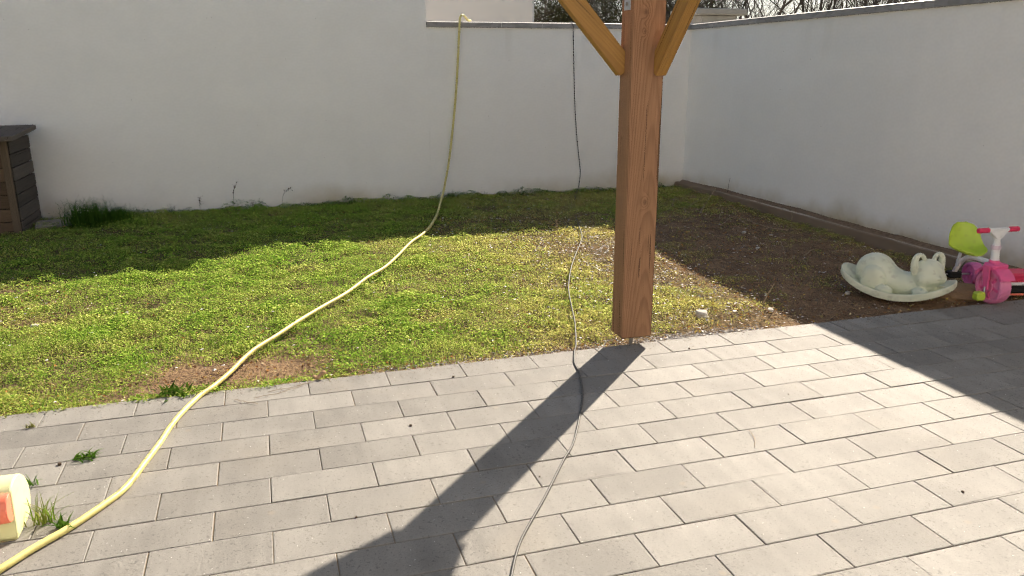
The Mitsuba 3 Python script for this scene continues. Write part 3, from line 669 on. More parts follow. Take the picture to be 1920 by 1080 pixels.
part(tk, 'mudguard', front(trimesh.Trimesh(Vf, Ff, process=False)), 'mat_pink', smooth=30)
for s in (1, -1):
    part(tk, 'fork_leg', front(trimesh.convex.convex_hull(np.vstack([bbox(WB - 0.045, WB + 0.015, s * 0.0585 - 0.0075, s * 0.0585 + 0.0075, 0.24, 0.27, 0.003).vertices, bbox(WB - 0.018, WB + 0.018, s * 0.056 - 0.0075, s * 0.056 + 0.0075, FR - 0.02, FR, 0.003).vertices]))), 'mat_pink', smooth=30)
    ca = -1.9 if s > 0 else 1.45
    # crank and pedal: the near pedal hangs low and ahead
    cx, cz = WB + 0.062 * math.cos(-ca if s > 0 else -ca), FR + 0.062 * math.sin(-ca)
    part(tk, 'crank', front(tube([(WB, s * 0.066, FR), (cx, s * 0.072, cz)], 0.006, 8)), 'mat_galv', smooth=40)
    part(tk, 'pedal', front(bbox(cx - 0.032, cx + 0.032, s * 0.108 - 0.034, s * 0.108 + 0.034, cz - 0.030, cz + 0.030, 0.012)), 'mat_lime', smooth=30)
st = WB - 0.022
part(tk, 'stem', front(tube([(st, 0, 0.297), (st - 0.004, 0, 0.36), (st - 0.010, 0, 0.452)], [0.029, 0.0245, 0.0225], 20)), 'mat_white_tube', smooth=40)
part(tk, 'stem_bolt', front(orient(lathe([(0, 0), (0.0055, 0), (0.005, 0.003), (0, 0.004)], 10), (0, 1, 0), (st - 0.006, 0.0232, 0.415))), 'mat_tyre')
part(tk, 'stem_collar', front(orient(lathe([(0, -0.014), (0.031, -0.014), (0.032, 0.0), (0.031, 0.014), (0, 0.014)], 24), (-0.06, 0, 1), (st - 0.006, 0, 0.385))), 'mat_lilac', smooth=40)
gus = trimesh.convex.convex_hull(np.vstack([bbox(st - 0.030, st + 0.012, -0.022, 0.022, 0.448, 0.456, 0.003).vertices, bbox(st - 0.026, st + 0.006, -0.070, 0.070, 0.494, 0.500, 0.002).vertices]))
part(tk, 'handlebar_yoke', front(gus), 'mat_white_tube', smooth=30)
part(tk, 'handlebar', front(tube([(st - 0.010, -0.09, 0.506), (st - 0.010, 0.09, 0.506)], 0.0145, 16)), 'mat_white_tube', smooth=40)
for s in (1, -1):
    part(tk, 'grip', front(orient(lathe([(0, 0.0), (0.018, 0.0), (0.0175, 0.06), (0.0185, 0.066), (0.017, 0.078), (0.0, 0.080)], 20), (0, s, 0), (st - 0.010, s * 0.080, 0.506))), 'mat_red', smooth=35)

# brown crumpled sack between the two toys
m = trimesh.creation.icosphere(4, 1.0)
v = m.vertices.copy()
fold = np.abs(meshkit.noise(v * [2.2, 3.0, 1.6] + 5, 3) - 0.5) * 2
k = 0.72 + 0.35 * meshkit.fbm(v * 1.7 + 2, 3, 9) + 0.20 * fold
v = v * k[:, None] * [0.20, 0.15, 0.075]
v[:, 2] = np.maximum(v[:, 2], -0.03)
v = v @ np.array([[0.955, -0.297, 0], [0.297, 0.955, 0], [0, 0, 1]])
solo('brown_sack', trimesh.Trimesh(v + [5.80, 0.235, 0.0], m.faces, process=False), 'mat_sack', 'crumpled brown sack between the cream rocker and the tricycle', 'sack', smooth=True)

# red ride-on toy cut off by the right edge of the picture
rd = thing('ride_on_toy', 'red plastic ride-on toy behind the pink front wheel', 'ride-on toy')
def at_red(m): return local(m, (6.135, 0.17, 0.0), math.radians(-17))
part(rd, 'body', at_red(bbox(-0.165, 0.16, -0.085, 0.085, 0.096, 0.158, 0.016)), 'mat_red', smooth=25)
part(rd, 'rim_band', at_red(bbox(-0.152, 0.15, -0.093, 0.093, 0.072, 0.094, 0.010)), 'mat_white_tube', smooth=25)
part(rd, 'chassis', at_red(bbox(-0.14, 0.145, -0.080, 0.080, 0.014, 0.072, 0.010)), 'mat_tyre', smooth=25)
part(rd, 'skid_rail', at_red(tube([(-0.15, -0.092, 0.010), (0.15, -0.092, 0.010)], 0.0085, 8)), 'mat_salmon', smooth=40)

# ------------------------------------------------------------------ yellow toy in the left foreground
ty = thing('plastic_toy', 'pale yellow plastic toy with a salmon drum at the left edge of the paving', 'toy')
out = spline([(-1.192, 0.003), (-1.183, 0.09), (-1.176, 0.165), (-1.162, 0.188), (-1.125, 0.202), (-1.075, 0.198), (-1.025, 0.172), (-0.992, 0.125), (-0.985, 0.075), (-1.005, 0.030), (-1.05, 0.008), (-1.11, 0.003)], 5)
def slab_yz(o, x0, x1, c=0.010):
    """outline (y, z) extruded along x with rounded rims"""
    o = np.asarray(o)[:-1]; ctr = o.mean(0); n = len(o)
    V = []
    for (x, s) in ((x0, 0.93), (x0 + c * 0.4, 0.975), (x0 + c, 1.0), (x1 - c, 1.0), (x1 - c * 0.4, 0.975), (x1, 0.93)):
        q = ctr + (o - ctr) * s; V.append(np.column_stack([np.full(n, x), q]))
    V = np.vstack(V + [[[x0, *ctr]], [[x1, *ctr]]]); F = []
    for k in range(5):
        for s in range(n):
            a, b = k * n + s, k * n + (s + 1) % n
            F += [[a, b, b + n], [a, b + n, a + n]]
    for s in range(n): F += [[6 * n, s, (s + 1) % n], [6 * n + 1, 5 * n + (s + 1) % n, 5 * n + s]]
    m = trimesh.Trimesh(V, F, process=False); m.fix_normals(); return m
part(ty, 'body', slab_yz(np.vstack([out, out[:1]]), -0.16, 0.166), 'mat_yellowish', smooth=38)
# the moulded strip that wraps over the top, and the half-round salmon drum on the front
band = slab_yz(np.vstack([out, out[:1]]) * [1.0, 1.0] + [0, 0.0], 0.02, 0.05)
dprof = [(0.0, 0.0), (0.060, 0.0), (0.064, 0.004), (0.064, 0.156), (0.060, 0.160), (0.0, 0.160)]
dprof = [(0.0, 0.0), (0.046, 0.0), (0.052, 0.006), (0.052, 0.314), (0.048, 0.320), (0.0, 0.320)]
drum = orient(lathe(dprof, 40), (1, 0, 0), (-0.16, -1.185, 0.128))
part(ty, 'drum', drum, 'mat_salmon', smooth=35)
part(ty, 'handle', tube(spline([(-0.03, -1.13, 0.195), (-0.03, -1.10, 0.222), (-0.03, -1.02, 0.196)], 5), 0.011, 10), 'mat_white_tube', smooth=40)

#LAWN
# ------------------------------------------------------------------ lawn: leaves, blades, straw, litter and chips on the soil
def fields(x, y):
    """(green cover, dryness less the painted wall shade, soil bareness) of the lawn at x, y"""
    P = np.stack([x, y, x * 0], -1)
    n1, n2, n3 = meshkit.fbm(P * 1.1, 4, 31), meshkit.fbm(P * 2.6, 3, 32), meshkit.fbm(P * 7, 2, 33)
    gss = lambda cx, cy, sx, sy: np.exp(-((x - cx) / sx) ** 2 - ((y - cy) / sy) ** 2)
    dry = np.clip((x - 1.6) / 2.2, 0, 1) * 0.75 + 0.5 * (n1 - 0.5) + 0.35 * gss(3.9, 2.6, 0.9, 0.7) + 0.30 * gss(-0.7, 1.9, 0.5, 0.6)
    dry = np.clip(dry + 0.25 * gss(1.9, 2.9, 0.9, 0.5) - 0.35 * np.clip((y - 2.4) / 2.2, 0, 1), 0, 1)  # last term paints the back wall's shade into the leaves as deeper green
    bare = 1.25 * gss(0.62, 0.30, 0.32, 0.20) + 1.05 * gss(1.05, 0.34, 0.32, 0.18) + 0.5 * gss(0.35, 0.10, 0.2, 0.07)
    bare += 0.75 * gss(3.9, 2.35, 0.55, 0.30) + 0.65 * gss(3.9, 1.5, 0.35, 0.5) + 0.75 * gss(3.6, 0.10, 0.5, 0.10) + 0.9 * gss(-0.85, 2.45, 0.30, 0.10) + 0.8 * gss(-0.48, 1.58, 0.22, 0.09) + 0.5 * gss(-0.75, 1.9, 0.3, 0.3)
    bare += 0.6 * gss(3.6, 3.75, 0.8, 0.35) + 0.8 * gss(4.05, 0.22, 0.40, 0.20)
    soil = np.clip((x - 4.25 + 0.5 * (n2 - 0.5)) / 0.5, 0, 1) * np.clip((4.05 - y + 0.8 * (n1 - 0.5)) / 0.9, 0, 1)
    bare = bare + 0.90 * soil + 0.25 * np.clip((x - 3.3) / 1.0, 0, 1) * np.clip((0.5 - y) / 0.5, 0, 1)
    bare = bare + 0.9 * (n3 - 0.5) * (bare > 0.12) + 1.9 * np.clip(n2 - 0.50, 0, 1) * (0.12 + dry)
    edge = np.clip(1.2 - y / (0.08 + 0.10 * n3), 0, 1) * np.clip((x - 1.15) / 0.5, 0, 1) * 0.9
    bare = np.clip(bare + edge, 0, 1)
    cover = np.clip((1 - bare) * (1 - 0.50 * dry), 0.0, 1)
    # green returns along the footing and in small tufts
    cover = np.maximum(cover, 0.8 * np.clip(1 - (6.33 - x) / 0.28, 0, 1) * (n2 > 0.42))
    return cover, dry, bare

def scatter(n, x0, x1, y0, y1, R):
    return R.uniform(x0, x1, n), R.uniform(y0, y1, n)

def flat_leaves(x, y, z, size, col, R, tilt=0.55, slim=0.42, fold=0.18):
    n = len(x)
    az = R.uniform(0, 2 * np.pi, n)
    nrm = np.stack([R.normal(0, tilt, n), R.normal(0, tilt, n), np.ones(n)], -1); nrm /= np.linalg.norm(nrm, axis=1, keepdims=True)
    d = np.stack([np.cos(az), np.sin(az), 0 * az], -1); d -= nrm * (d * nrm).sum(1, keepdims=True); d /= np.linalg.norm(d, axis=1, keepdims=True)
    e = np.cross(nrm, d); C = np.stack([x, y, z], -1); s = size[:, None]
    V = np.stack([C - d * s * 0.55, C + e * s * slim + nrm * s * fold, C + d * s * 0.6, C - e * s * slim + nrm * s * fold], 1).reshape(-1, 3)
    k = np.arange(n)[:, None] * 4
    F = np.vstack([k + [0, 1, 2], k + [0, 2, 3]])
    return V, F, np.repeat(col, 4, axis=0)

def blades(x, y, z, length, width, lean, col, R, seg=3):
    n = len(x)
    az = R.uniform(0, 2 * np.pi, n); d = np.stack([np.cos(az), np.sin(az), 0 * az], -1); e = np.stack([-np.sin(az), np.cos(az), 0 * az], -1)
    rows = []
    for k in range(seg + 1):
        t = k / seg
        c = np.stack([x, y, z], -1) + d * (length * lean * t ** 1.7)[:, None] + np.array([0, 0, 1.0]) * (length * (t - 0.45 * lean * t ** 2.2))[:, None]
        w = (width * (1 - t ** 1.6) * 0.5)[:, None]
        rows += [c - e * w, c + e * w] if k < seg else [c]
    V = np.stack(rows, 1); m = V.shape[1]; V = V.reshape(-1, 3)
    k = np.arange(n)[:, None] * m; F = []
    for s in range(seg - 1): F += [k + [2 * s, 2 * s + 1, 2 * s + 3], k + [2 * s, 2 * s + 3, 2 * s + 2]]
    F.append(k + [2 * seg - 2, 2 * seg - 1, 2 * seg])
    return V, np.vstack(F), np.repeat(col, m, axis=0)

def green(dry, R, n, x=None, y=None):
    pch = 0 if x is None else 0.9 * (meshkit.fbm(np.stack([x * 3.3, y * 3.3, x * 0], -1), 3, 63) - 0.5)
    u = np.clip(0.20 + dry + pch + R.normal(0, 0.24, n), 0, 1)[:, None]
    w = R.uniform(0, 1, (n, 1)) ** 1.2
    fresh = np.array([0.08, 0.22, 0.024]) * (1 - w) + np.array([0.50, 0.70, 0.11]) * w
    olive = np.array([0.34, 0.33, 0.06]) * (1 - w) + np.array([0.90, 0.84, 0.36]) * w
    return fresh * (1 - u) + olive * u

R = np.random.default_rng(101)
Vs, Fs, Cs, o = [], [], [], 0
def add(parts):
    global Vs, Fs, Cs, o
    V, F, C = parts
    Vs.append(V); Fs.append(F + o); Cs.append(C); o += len(V)
def flush(name, bsdf, label, cat):
    global Vs, Fs, Cs, o
    solo(name, (np.vstack(Vs), np.vstack(Fs)), bsdf, label, cat, kind='stuff', color=np.vstack(Cs))
    Vs, Fs, Cs, o = [], [], [], 0

def hump(x, y):
    return np.clip(0.5 + 1.7 * (meshkit.fbm(np.stack([x * 7, y * 7, x * 0], -1), 3, 41) - 0.5), 0, 1)
for (y0, y1, dens, s0, s1) in ((-0.045, 1.3, 17000, 0.006, 0.0135), (1.3, 3.1, 13500, 0.007, 0.0145), (3.1, 5.47, 7500, 0.009, 0.018)):
    n = int(dens * (y1 - y0) * 8.6)
    x, y = scatter(n, -2.3, 6.33, y0, y1, R)
    cov, dry, bare = fields(x, np.maximum(y, 0))
    over = (y < 0) & (R.uniform(0, 1, n) > 0.25 + 1.2 * (hump(x * 1.7, y * 0) - 0.5))
    keep = (R.uniform(0, 1, n) < cov ** 1.3 * (0.40 + 1.0 * hump(x, y))) & ~over & ~((y < 0.0) & (x > 1.6))
    x, y, dry, cov = x[keep], y[keep], dry[keep], cov[keep]
    hh = hump(x, y)
    z = H(x, np.maximum(y, 0)) + (0.006 + 0.065 * hh * cov) * R.uniform(0.15, 1.0, len(x)) ** 0.8
    z = np.where(y < 0.01, np.maximum(z, 0.004 + 0.008 * R.uniform(0, 1, len(x))), z)
    big_ = 0.65 + 0.85 * np.clip(1.6 * (meshkit.fbm(np.stack([x * 4.3, y * 4.3, x * 0], -1), 3, 71) - 0.22), 0, 1)
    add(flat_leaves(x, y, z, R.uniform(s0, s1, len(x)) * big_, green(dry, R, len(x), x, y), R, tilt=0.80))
flush('clover_lawn', 'mat_leaf', 'low clover-like green leaves covering the lawn', 'lawn')

for (y0, y1, dens) in ((-0.01, 1.6, 7500), (1.6, 5.46, 5600)):
    n = int(dens * (y1 - y0) * 8.6)
    x, y = scatter(n, -2.3, 6.33, y0, y1, R)
    cov, dry, bare = fields(x, np.maximum(y, 0))
    tuft = meshkit.fbm(np.stack([x * 3.1, y * 3.1, x * 0], -1), 3, 51)
    keep = R.uniform(0, 1, n) < cov * np.clip(2.4 * (tuft - 0.28), 0.12, 1)
    x, y, dry, tuft = x[keep], y[keep], dry[keep], tuft[keep]
    n = len(x)
    L_ = R.uniform(0.022, 0.058, n) * (0.65 + 0.9 * np.clip(tuft - 0.3, 0, 1))
    long_ = (y > 4.7) & (R.uniform(0, 1, n) < 0.25)
    L_ = np.where(long_, L_ * 1.6, L_)
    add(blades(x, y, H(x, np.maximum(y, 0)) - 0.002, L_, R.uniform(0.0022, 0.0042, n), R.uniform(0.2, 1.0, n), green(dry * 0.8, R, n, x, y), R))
flush('lawn_grass', 'mat_leaf', 'short green grass blades growing through the lawn', 'grass')

# dry straw and thatch: lying blades, thick on the bare patches
n = 230000
x, y = scatter(n, -2.2, 6.33, 0.0, 5.46, R)
cov, dry, bare = fields(x, y)
pst = 0.07 + 0.75 * bare * (x < 4.3) + 0.30 * dry + 0.30 * bare * (x >= 4.3)
keep = R.uniform(0, 1, n) < pst
x, y, bare = x[keep], y[keep], bare[keep]; n = len(x)
az = R.uniform(0, 2 * np.pi, n); L_ = R.uniform(0.012, 0.055, n); w = R.uniform(0.0012, 0.0030, n)
d = np.stack([np.cos(az), np.sin(az), R.normal(0, 0.22, n)], -1); e = np.stack([-np.sin(az), np.cos(az), 0 * az], -1)
C = np.stack([x, y, H(x, y) + R.uniform(0.001, 0.030, n) * (1 - 0.6 * bare)], -1); C[:, 2] += 0.004
mid = C + np.array([0, 0, 1.0]) * (L_ * 0.08)[:, None]
V = np.stack([C - d * L_[:, None] / 2 - e * w[:, None] / 2, C - d * L_[:, None] / 2 + e * w[:, None] / 2, mid - e * w[:, None] / 2, mid + e * w[:, None] / 2, C + d * L_[:, None] / 2], 1).reshape(-1, 3)
k = np.arange(n)[:, None] * 5
F = np.vstack([k + [0, 1, 3], k + [0, 3, 2], k + [2, 3, 4]])
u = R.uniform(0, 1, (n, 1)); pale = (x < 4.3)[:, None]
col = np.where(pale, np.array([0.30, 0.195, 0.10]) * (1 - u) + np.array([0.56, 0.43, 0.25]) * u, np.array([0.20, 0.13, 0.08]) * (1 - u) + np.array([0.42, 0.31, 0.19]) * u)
add((V, F, np.repeat(col, 5, axis=0)))
flush('dry_straw', 'mat_straw', 'dry pale straw lying between the living leaves', 'straw')

# fallen leaf scraps: brown, orange and yellow
n = 22000
x, y = scatter(n, -2.2, 6.3, 0.0, 5.4, R)
cov, dry, bare = fields(x, y)
keep = R.uniform(0, 1, n) < 0.10 + 0.5 * bare * (x < 4.4) + 0.30 * dry + 0.6 * np.exp(-(y / 0.12) ** 2)
x, y = x[keep], y[keep]; n = len(x)
pal = np.array([[0.30, 0.14, 0.05], [0.42, 0.22, 0.07], [0.22, 0.12, 0.06], [0.48, 0.36, 0.10], [0.52, 0.44, 0.30], [0.13, 0.08, 0.05]])
add(flat_leaves(x, y, H(x, y) + R.uniform(0.008, 0.044, n), R.uniform(0.010, 0.024, n), pal[R.integers(0, 6, n)] * R.uniform(0.8, 1.15, (n, 1)), R, tilt=0.5, slim=0.36, fold=0.25))
flush('leaf_litter', 'mat_litter', 'small brown and orange dead leaf scraps on the lawn', 'leaf litter')

# stone chips: pale flakes in the thin lawn, dark slate along the edge beside the post
def chips(x, y, z, size, col, R):
    t = np.array([[1, 0, -0.35], [-0.5, 0.87, -0.35], [-0.5, -0.87, -0.35], [0.1, 0.1, 0.42], [0.55, -0.75, -0.1]])
    n = len(x)
    B = t[None] * R.uniform(0.6, 1.3, (n, 5, 1)) + R.normal(0, 0.12, (n, 5, 3))
    B *= np.stack([size, size * R.uniform(0.45, 0.9, n), size * R.uniform(0.3, 0.7, n)], -1)[:, None]
    a = R.uniform(0, 6.28, n); c, s = np.cos(a)[:, None], np.sin(a)[:, None]
    B = np.stack([B[..., 0] * c - B[..., 1] * s, B[..., 0] * s + B[..., 1] * c, B[..., 2]], -1) + np.stack([x, y, z], -1)[:, None]
    k = np.arange(n)[:, None] * 5
    F = np.vstack([k + [3, 0, 1], k + [3, 1, 2], k + [3, 2, 4], k + [3, 4, 0], k + [0, 2, 1], k + [0, 4, 2]])
    return B.reshape(-1, 3), F, np.repeat(col, 5, axis=0)
n = 34000
x, y = scatter(n, -2.0, 6.3, 0.0, 5.3, R)
cov, dry, bare = fields(x, y)
g_ = lambda cx, cy, sx, sy: np.exp(-((x - cx) / sx) ** 2 - ((y - cy) / sy) ** 2)
pr_ = 0.012 + 0.75 * g_(3.9, 2.0, 0.55, 0.9) * np.clip((4.45 - x) / 0.4, 0.04, 1) + 0.35 * g_(3.5, 0.7, 0.6, 0.7) + 0.16 * dry * (x < 4.5) + 0.03 * bare
keep = R.uniform(0, 1, n) < pr_
x, y = x[keep], y[keep]; n = len(x)
u = R.uniform(0, 1, (n, 1))
add(chips(x, y, H(x, y) + R.uniform(0.014, 0.042, n), R.uniform(0.005, 0.015, n), np.array([0.45, 0.42, 0.40]) * (1 - u) + np.array([0.82, 0.81, 0.80]) * u, R))
n = 2600
x = np.concatenate([R.normal(3.45, 0.22, n // 2), R.uniform(1.55, 4.0, n - n // 2)]); y = np.abs(R.normal(0.0, 0.055, n)) + 0.004
u = R.uniform(0, 1, (n, 1))
add(chips(x, y, H(x, y) + R.uniform(0.004, 0.022, n), R.uniform(0.005, 0.013, n), np.array([0.10, 0.095, 0.09]) * (1 - u) + np.array([0.34, 0.32, 0.31]) * u, R))
n = 5200
x, y = R.uniform(4.0, 6.3, n), R.uniform(0.0, 4.4, n)
u = R.uniform(0, 1, (n, 1)) ** 2
add(chips(x, y, H(x, y) + 0.006, R.uniform(0.004, 0.016, n), np.array([0.10, 0.062, 0.04]) * (1 - u) + np.array([0.30, 0.23, 0.17]) * u, R))
n = 2600
x = R.uniform(-0.9, 6.2, n); y = -np.abs(R.exponential(0.05, n)) - 0.002
u = R.uniform(0, 1, (n, 1)) ** 2
add(chips(x, y, np.full(n, 0.0025), R.uniform(0.0015, 0.0050, n), np.array([0.09, 0.06, 0.04]) * (1 - u) + np.array([0.36, 0.30, 0.24]) * u, R))
flush('stone_chips', 'mat_chip', 'pale stone chips, dark slate bits and soil crumbs scattered over the lawn', 'stone chips')

# ------------------------------------------------------------------ single stones, twigs, weeds
gz_ = lambda x, y: float(H(x, y))
for (x, y, r, lab) in ((3.780, 0.394, 0.060, 'biggest pale stone on the sunlit lawn right of the post'), (4.286, 0.356, 0.032, 'pale flat stone on the sunlit soil just inside the shadow edge'), (5.546, 2.619, 0.030, 'pale stone on the shaded soil near the long dry stalk'), (5.268, 1.970, 0.028, 'pale stone in the middle of the shaded bare soil'), (5.723, 2.428, 0.020, 'small pale stone on shaded soil nearest the footing'), (-0.207, 1.342, 0.024, 'white stone in the green lawn on the left'), (-0.390, 1.50, 0.035, 'off-white stone among straw at the left edge of the lawn'), (5.076, 0.554, 0.03, 'brownish stone on shaded soil left of the rocker')):
    solo('stone', rock((x, y, gz_(x, y) + r * 0.30), (r, r * 0.72, r * 0.8), int(r * 1000), 0.7), 'mat_stone', lab, 'stone', smooth=30)
for (x, y, r) in ((1.638, -0.704, 0.009), (1.961, -0.185, 0.008), (3.366, -0.181, 0.007), (3.506, -0.922, 0.005), (3.569, -1.929, 0.007), (0.180, -0.626, 0.011), (2.05, -1.32, 0.004), (1.31, -1.40, 0.005)):
    solo('earth_crumb', rock((x, y, r * 0.4), (r, r * 0.8, r * 0.8), int(r * 1000) + 3, 0.8), 'mat_crumb', 'tiny dark earth crumb lying on the pale paving', 'crumb', group='dark crumbs on the paving')
TW = [([(5.491,2.946),(5.825,3.205),(5.828,2.592),(6.095,2.476)], 'long bent dry stalk lying across the shaded soil'), ([(5.827,3.157),(5.690,2.779)], 'short dry stalk beside the bend of the long stalk'), ([(5.661,3.929),(6.173,4.427)], 'dry stalk lying in the shaded grass near the footing corner'), ([(5.506,4.017),(5.793,4.471),(5.671,4.056)], 'forked dry stalk in the shaded grass right of the post'), ([(5.628,3.206),(6.039,3.803)], 'pale dry stalk between grass and bare soil'), ([(5.594,2.108),(5.277,1.573)], 'crooked brown twig on the shaded soil'), ([(5.361,1.464),(5.213,1.184)], 'short twig left of the rocker with a side shoot above'), ([(5.420,1.526),(5.694,1.726)], 'side twig on the soil pointing to the footing'), ([(4.777,1.271),(4.623,0.976)], 'brown twig near the edge of the shadow'), ([(5.748,1.588),(5.878,1.524)], 'stubby twig lying above the rocker')]
R2 = np.random.default_rng(5)
for P, lab in TW:
    P = np.array([(a, b, gz_(a, b) + 0.026) for a, b in P])
    S = spline(P, 6); S[:, :2] += R2.normal(0, 0.004, (len(S), 2)); S[:, 2] += 0.015 * np.sin(np.linspace(0, 3.1, len(S)))
    solo('twig', tube(S, np.linspace(0.0042, 0.0018, len(S)), 6), 'mat_twig', lab, 'twig', smooth=60)
solo('twig', tube(spline([(5.632, 3.618, 0.0), (5.98, 4.05, 0.05), (6.40, 4.56, 0.115)], 5), np.linspace(0.006, 0.003, 11), 6), 'mat_twig', 'straight dry stalk leaning on the concrete footing', 'twig', smooth=60)
def stalk(pts, lab, mat='mat_twig', r=0.004, twigs=0, seed=1, cat='stalk', seeds=0):
    Rr = np.random.default_rng(seed)
    S = spline(np.array(pts, float), 6); ms = [tube(S, np.linspace(r, r * 0.45, len(S)), 6)]
    for k in range(twigs):
        b = S[Rr.integers(len(S) // 3, len(S))]; d = Rr.normal(0, 1, 3) * [1, 0.5, 0.4] + [0, 0, 0.9]; d /= np.linalg.norm(d)
        ms.append(tube([b, b + d * Rr.uniform(0.02, 0.05)], [r * 0.5, r * 0.25], 4))
    for k in range(seeds):
        b = S[Rr.integers(int(len(S) * 0.55), len(S))] + Rr.normal(0, 0.006, 3)
        s_ = trimesh.creation.icosphere(1, 1.0); s_.apply_scale((0.005, 0.004, 0.010)); s_.apply_translation(b); ms.append(s_)
    solo('dry_stalk', cat_mesh(ms), mat, lab, cat, smooth=60)
stalk([(4.325, 0.499, -0.02), (4.345, 0.49, 0.045), (4.375, 0.50, 0.075), (4.402, 0.50, 0.125)], 'pale upright dead stalk standing where the shadow crosses the soil', r=0.006, twigs=4, seed=3)
stalk([(6.40, 4.30, 0.09), (6.405, 4.30, 0.17), (6.42, 4.30, 0.26)], 'thin dark stalk growing from the footing against the right wall', 'mat_dead_stalk', 0.003, 0, 4)
stalk([(6.20, 2.775, -0.02), (6.20, 2.77, 0.06), (6.19, 2.77, 0.12)], 'thin dry stem standing against the footing', r=0.004, seed=5)
stalk([(3.814, 3.214, -0.01), (3.806, 3.21, 0.05), (3.800, 3.21, 0.104)], 'thick brown seed stalk at the shadow edge left of the post', r=0.007, twigs=3, seed=6, seeds=8)
stalk([(0.732, 5.38, 0.0), (0.736, 5.38, 0.13), (0.752, 5.38, 0.24), (0.80, 5.38, 0.33)], 'tallest thin dark seed stalk against the back wall', 'mat_dead_stalk', 0.0024, 2, 7, seeds=9)
stalk([(1.260, 5.38, 0.0), (1.266, 5.38, 0.10), (1.30, 5.38, 0.19), (1.36, 5.38, 0.225), (1.385, 5.38, 0.20)], 'bent dark seed stalk with a drooping tip against the back wall', 'mat_dead_stalk', 0.0024, 2, 8, seeds=8)
stalk([(0.376, 5.38, 0.0), (0.380, 5.38, 0.09), (0.394, 5.38, 0.175)], 'short dark branching weed stalk left of the tallest seed stalk', 'mat_dead_stalk', 0.0026, 7, 9, seeds=8)
pegm = cat_mesh([tube([(0.938, 5.38, -0.02), (0.938, 5.38, 0.078)], 0.006, 8), lathe([(0, 0.0), (0.020, 0.0), (0.019, 0.012), (0, 0.014)], 14).apply_translation((0.938, 5.38, 0.076))])
solo('garden_peg', pegm, 'mat_steel', 'small flat-headed metal peg at the foot of the back wall', 'peg', smooth=30)
for P, lab in (([(1.02, -0.10), (1.12, -0.085), (1.22, -0.05), (1.27, -0.01)], 'thin curved straw lying across the edge pavers near the dead leaf'), ([(0.95, -0.16), (1.06, -0.14), (1.16, -0.09), (1.20, -0.04)], 'second thin straw lying left of the dead leaf'), ([(0.86, -0.15), (0.90, -0.19), (0.97, -0.24)], 'short thin straw right of the hose at the lawn edge'), ([(3.02, -1.36), (3.06, -1.30), (3.085, -1.22)], 'single straw on the paving right of the cable')):
    S = spline([(a, b, 0.004) for a, b in P], 6); S[:, 2] += 0.004 * np.sin(np.linspace(0, 9, len(S))) ** 2
    solo('straw', tube(S, 0.0013, 5), 'mat_twig', lab, 'straw', smooth=60)
m = trimesh.creation.uv_sphere(1.0, count=[14, 20]); v = m.vertices * [0.034, 0.020, 0.012]
v[:, 2] += 0.012 * np.sin(v[:, 0] * 80) + 9.0 * v[:, 0] ** 2
solo('dead_leaf', trimesh.Trimesh(v + [1.285, 0.012, 0.016], m.faces, process=False), 'mat_deadleaf', 'curled brown dead leaf at the edge of the paving', 'leaf', smooth=True)

def weed(name, c, n, length, width, lean, lab, cat, seed, col0, col1, rad=0.02, flat=False):
    Rr = np.random.default_rng(seed)
    u = Rr.uniform(0, 1, (n, 1)); col = np.asarray(col0) * (1 - u) + np.asarray(col1) * u
    x, y = c[0] + Rr.normal(0, rad, n), c[1] + Rr.normal(0, rad * 0.7, n)
    L_ = length * Rr.uniform(0.5, 1.1, n)
    V, F, C = blades(x, y, np.full(n, c[2]), L_, width * Rr.uniform(0.7, 1.2, n), lean * Rr.uniform(0.5, 1.15, n), col, Rr, seg=4)
    solo(name, (V, F), 'mat_leaf', lab, cat, color=C)
G0, G1, O1 = (0.045, 0.125, 0.012), (0.13, 0.24, 0.03), (0.24, 0.24, 0.06)
weed('paving_weed', (0.279, -0.585, 0.0), 46, 0.040, 0.010, 1.6, 'bushy green weed rosette in a paving joint left of the hose', 'weed', 1, G0, G1, 0.028)
weed('paving_weed', (0.225, -1.095, 0.0), 42, 0.125, 0.005, 0.85, 'grass tuft growing beside the hose near the yellow toy', 'weed', 2, G1, O1, 0.022)
weed('paving_weed', (0.30, -1.155, 0.0), 22, 0.06, 0.011, 1.25, 'flat green leaves on the right side of the hose', 'weed', 12, G0, G1, 0.015)
weed('paving_weed', (0.112, -0.778, 0.0), 16, 0.055, 0.006, 1.0, 'small green sprout behind the yellow toy', 'weed', 3, G0, G1, 0.012)
weed('paving_weed', (-0.022, -0.185, 0.0), 18, 0.034, 0.006, 1.1, 'tiny brownish sprout in the joint near the left lawn edge', 'weed', 4, (0.10, 0.10, 0.03), O1, 0.012)
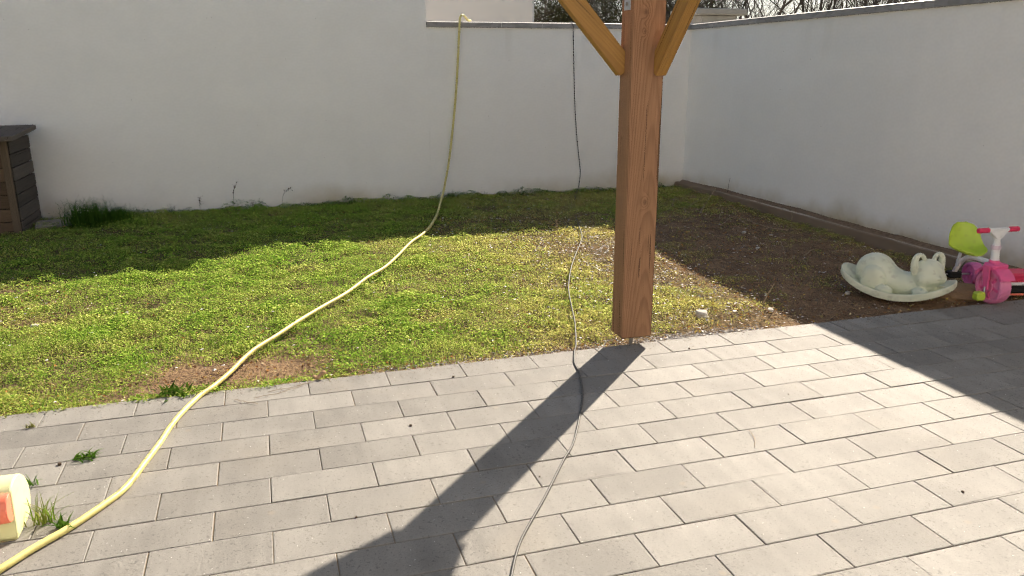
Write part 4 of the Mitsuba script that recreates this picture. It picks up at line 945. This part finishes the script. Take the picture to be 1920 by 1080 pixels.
weed('broadleaf_weed', (0.575, 0.035, -0.005), 60, 0.065, 0.014, 1.5, 'dark broad-leaved weed between the bare patch and the paving', 'weed', 5, (0.03, 0.085, 0.01), G1, 0.055)
weed('grass_tuft', (-0.655, 4.90, 0.0), 620, 0.34, 0.007, 0.45, 'tall dense grass tuft right of the compost bin', 'grass tuft', 6, G0, (0.10, 0.20, 0.03), 0.10)
weed('grass_tuft', (-0.40, 5.0, 0.0), 320, 0.24, 0.007, 0.5, 'lower grass tuft right of the tall one', 'grass tuft', 16, G0, (0.10, 0.20, 0.03), 0.10)
weed('broadleaf_weed', (-0.50, 5.34, 0.0), 40, 0.14, 0.026, 0.9, 'dark broad-leaved weed behind the tall grass tuft', 'weed', 7, (0.02, 0.05, 0.01), (0.06, 0.11, 0.02), 0.05)
for k, (x, h, n, lab) in enumerate(((0.094, 0.16, 22, 'sparse grass tuft at the wall foot left of the seed stalks'), (2.044, 0.12, 34, 'small grass tuft at the wall foot right of the bent seed stalk'), (3.250, 0.155, 46, 'dark grass tuft at the wall just right of the hose'), (3.607, 0.12, 26, 'second grass tuft right of the hose at the wall'), (3.877, 0.10, 26, 'third grass tuft right of the hose at the wall'), (4.131, 0.12, 30, 'fourth grass tuft right of the hose at the wall'), (4.423, 0.10, 24, 'last grass tuft left of the hanging cable'))):
    weed('wall_grass', (x, 5.36, 0.0), n, h, 0.006, 0.55, lab, 'grass tuft', 30 + k, (0.035, 0.085, 0.012), (0.09, 0.14, 0.03), 0.045)
# the low fringe of leaves along the wall's foot
n = 5200
x = R.uniform(-1.0, 6.3, n); y = 5.46 - np.abs(R.normal(0, 0.06, n)); hh = meshkit.fbm(np.stack([x * 4, x * 0, x * 0], -1), 3, 77)
z = H(x, y) + R.uniform(0, 1, n) ** 1.4 * 0.26 * np.clip(hh - 0.28, 0.05, 1)
add(flat_leaves(x, y, z, R.uniform(0.009, 0.020, n), np.array([0.07, 0.14, 0.022]) * R.uniform(0.7, 1.6, (n, 1)), R, tilt=1.2))
flush('wall_foot_leaves', 'mat_litter', 'low dark green leaves fringing the foot of the back wall', 'ground cover')
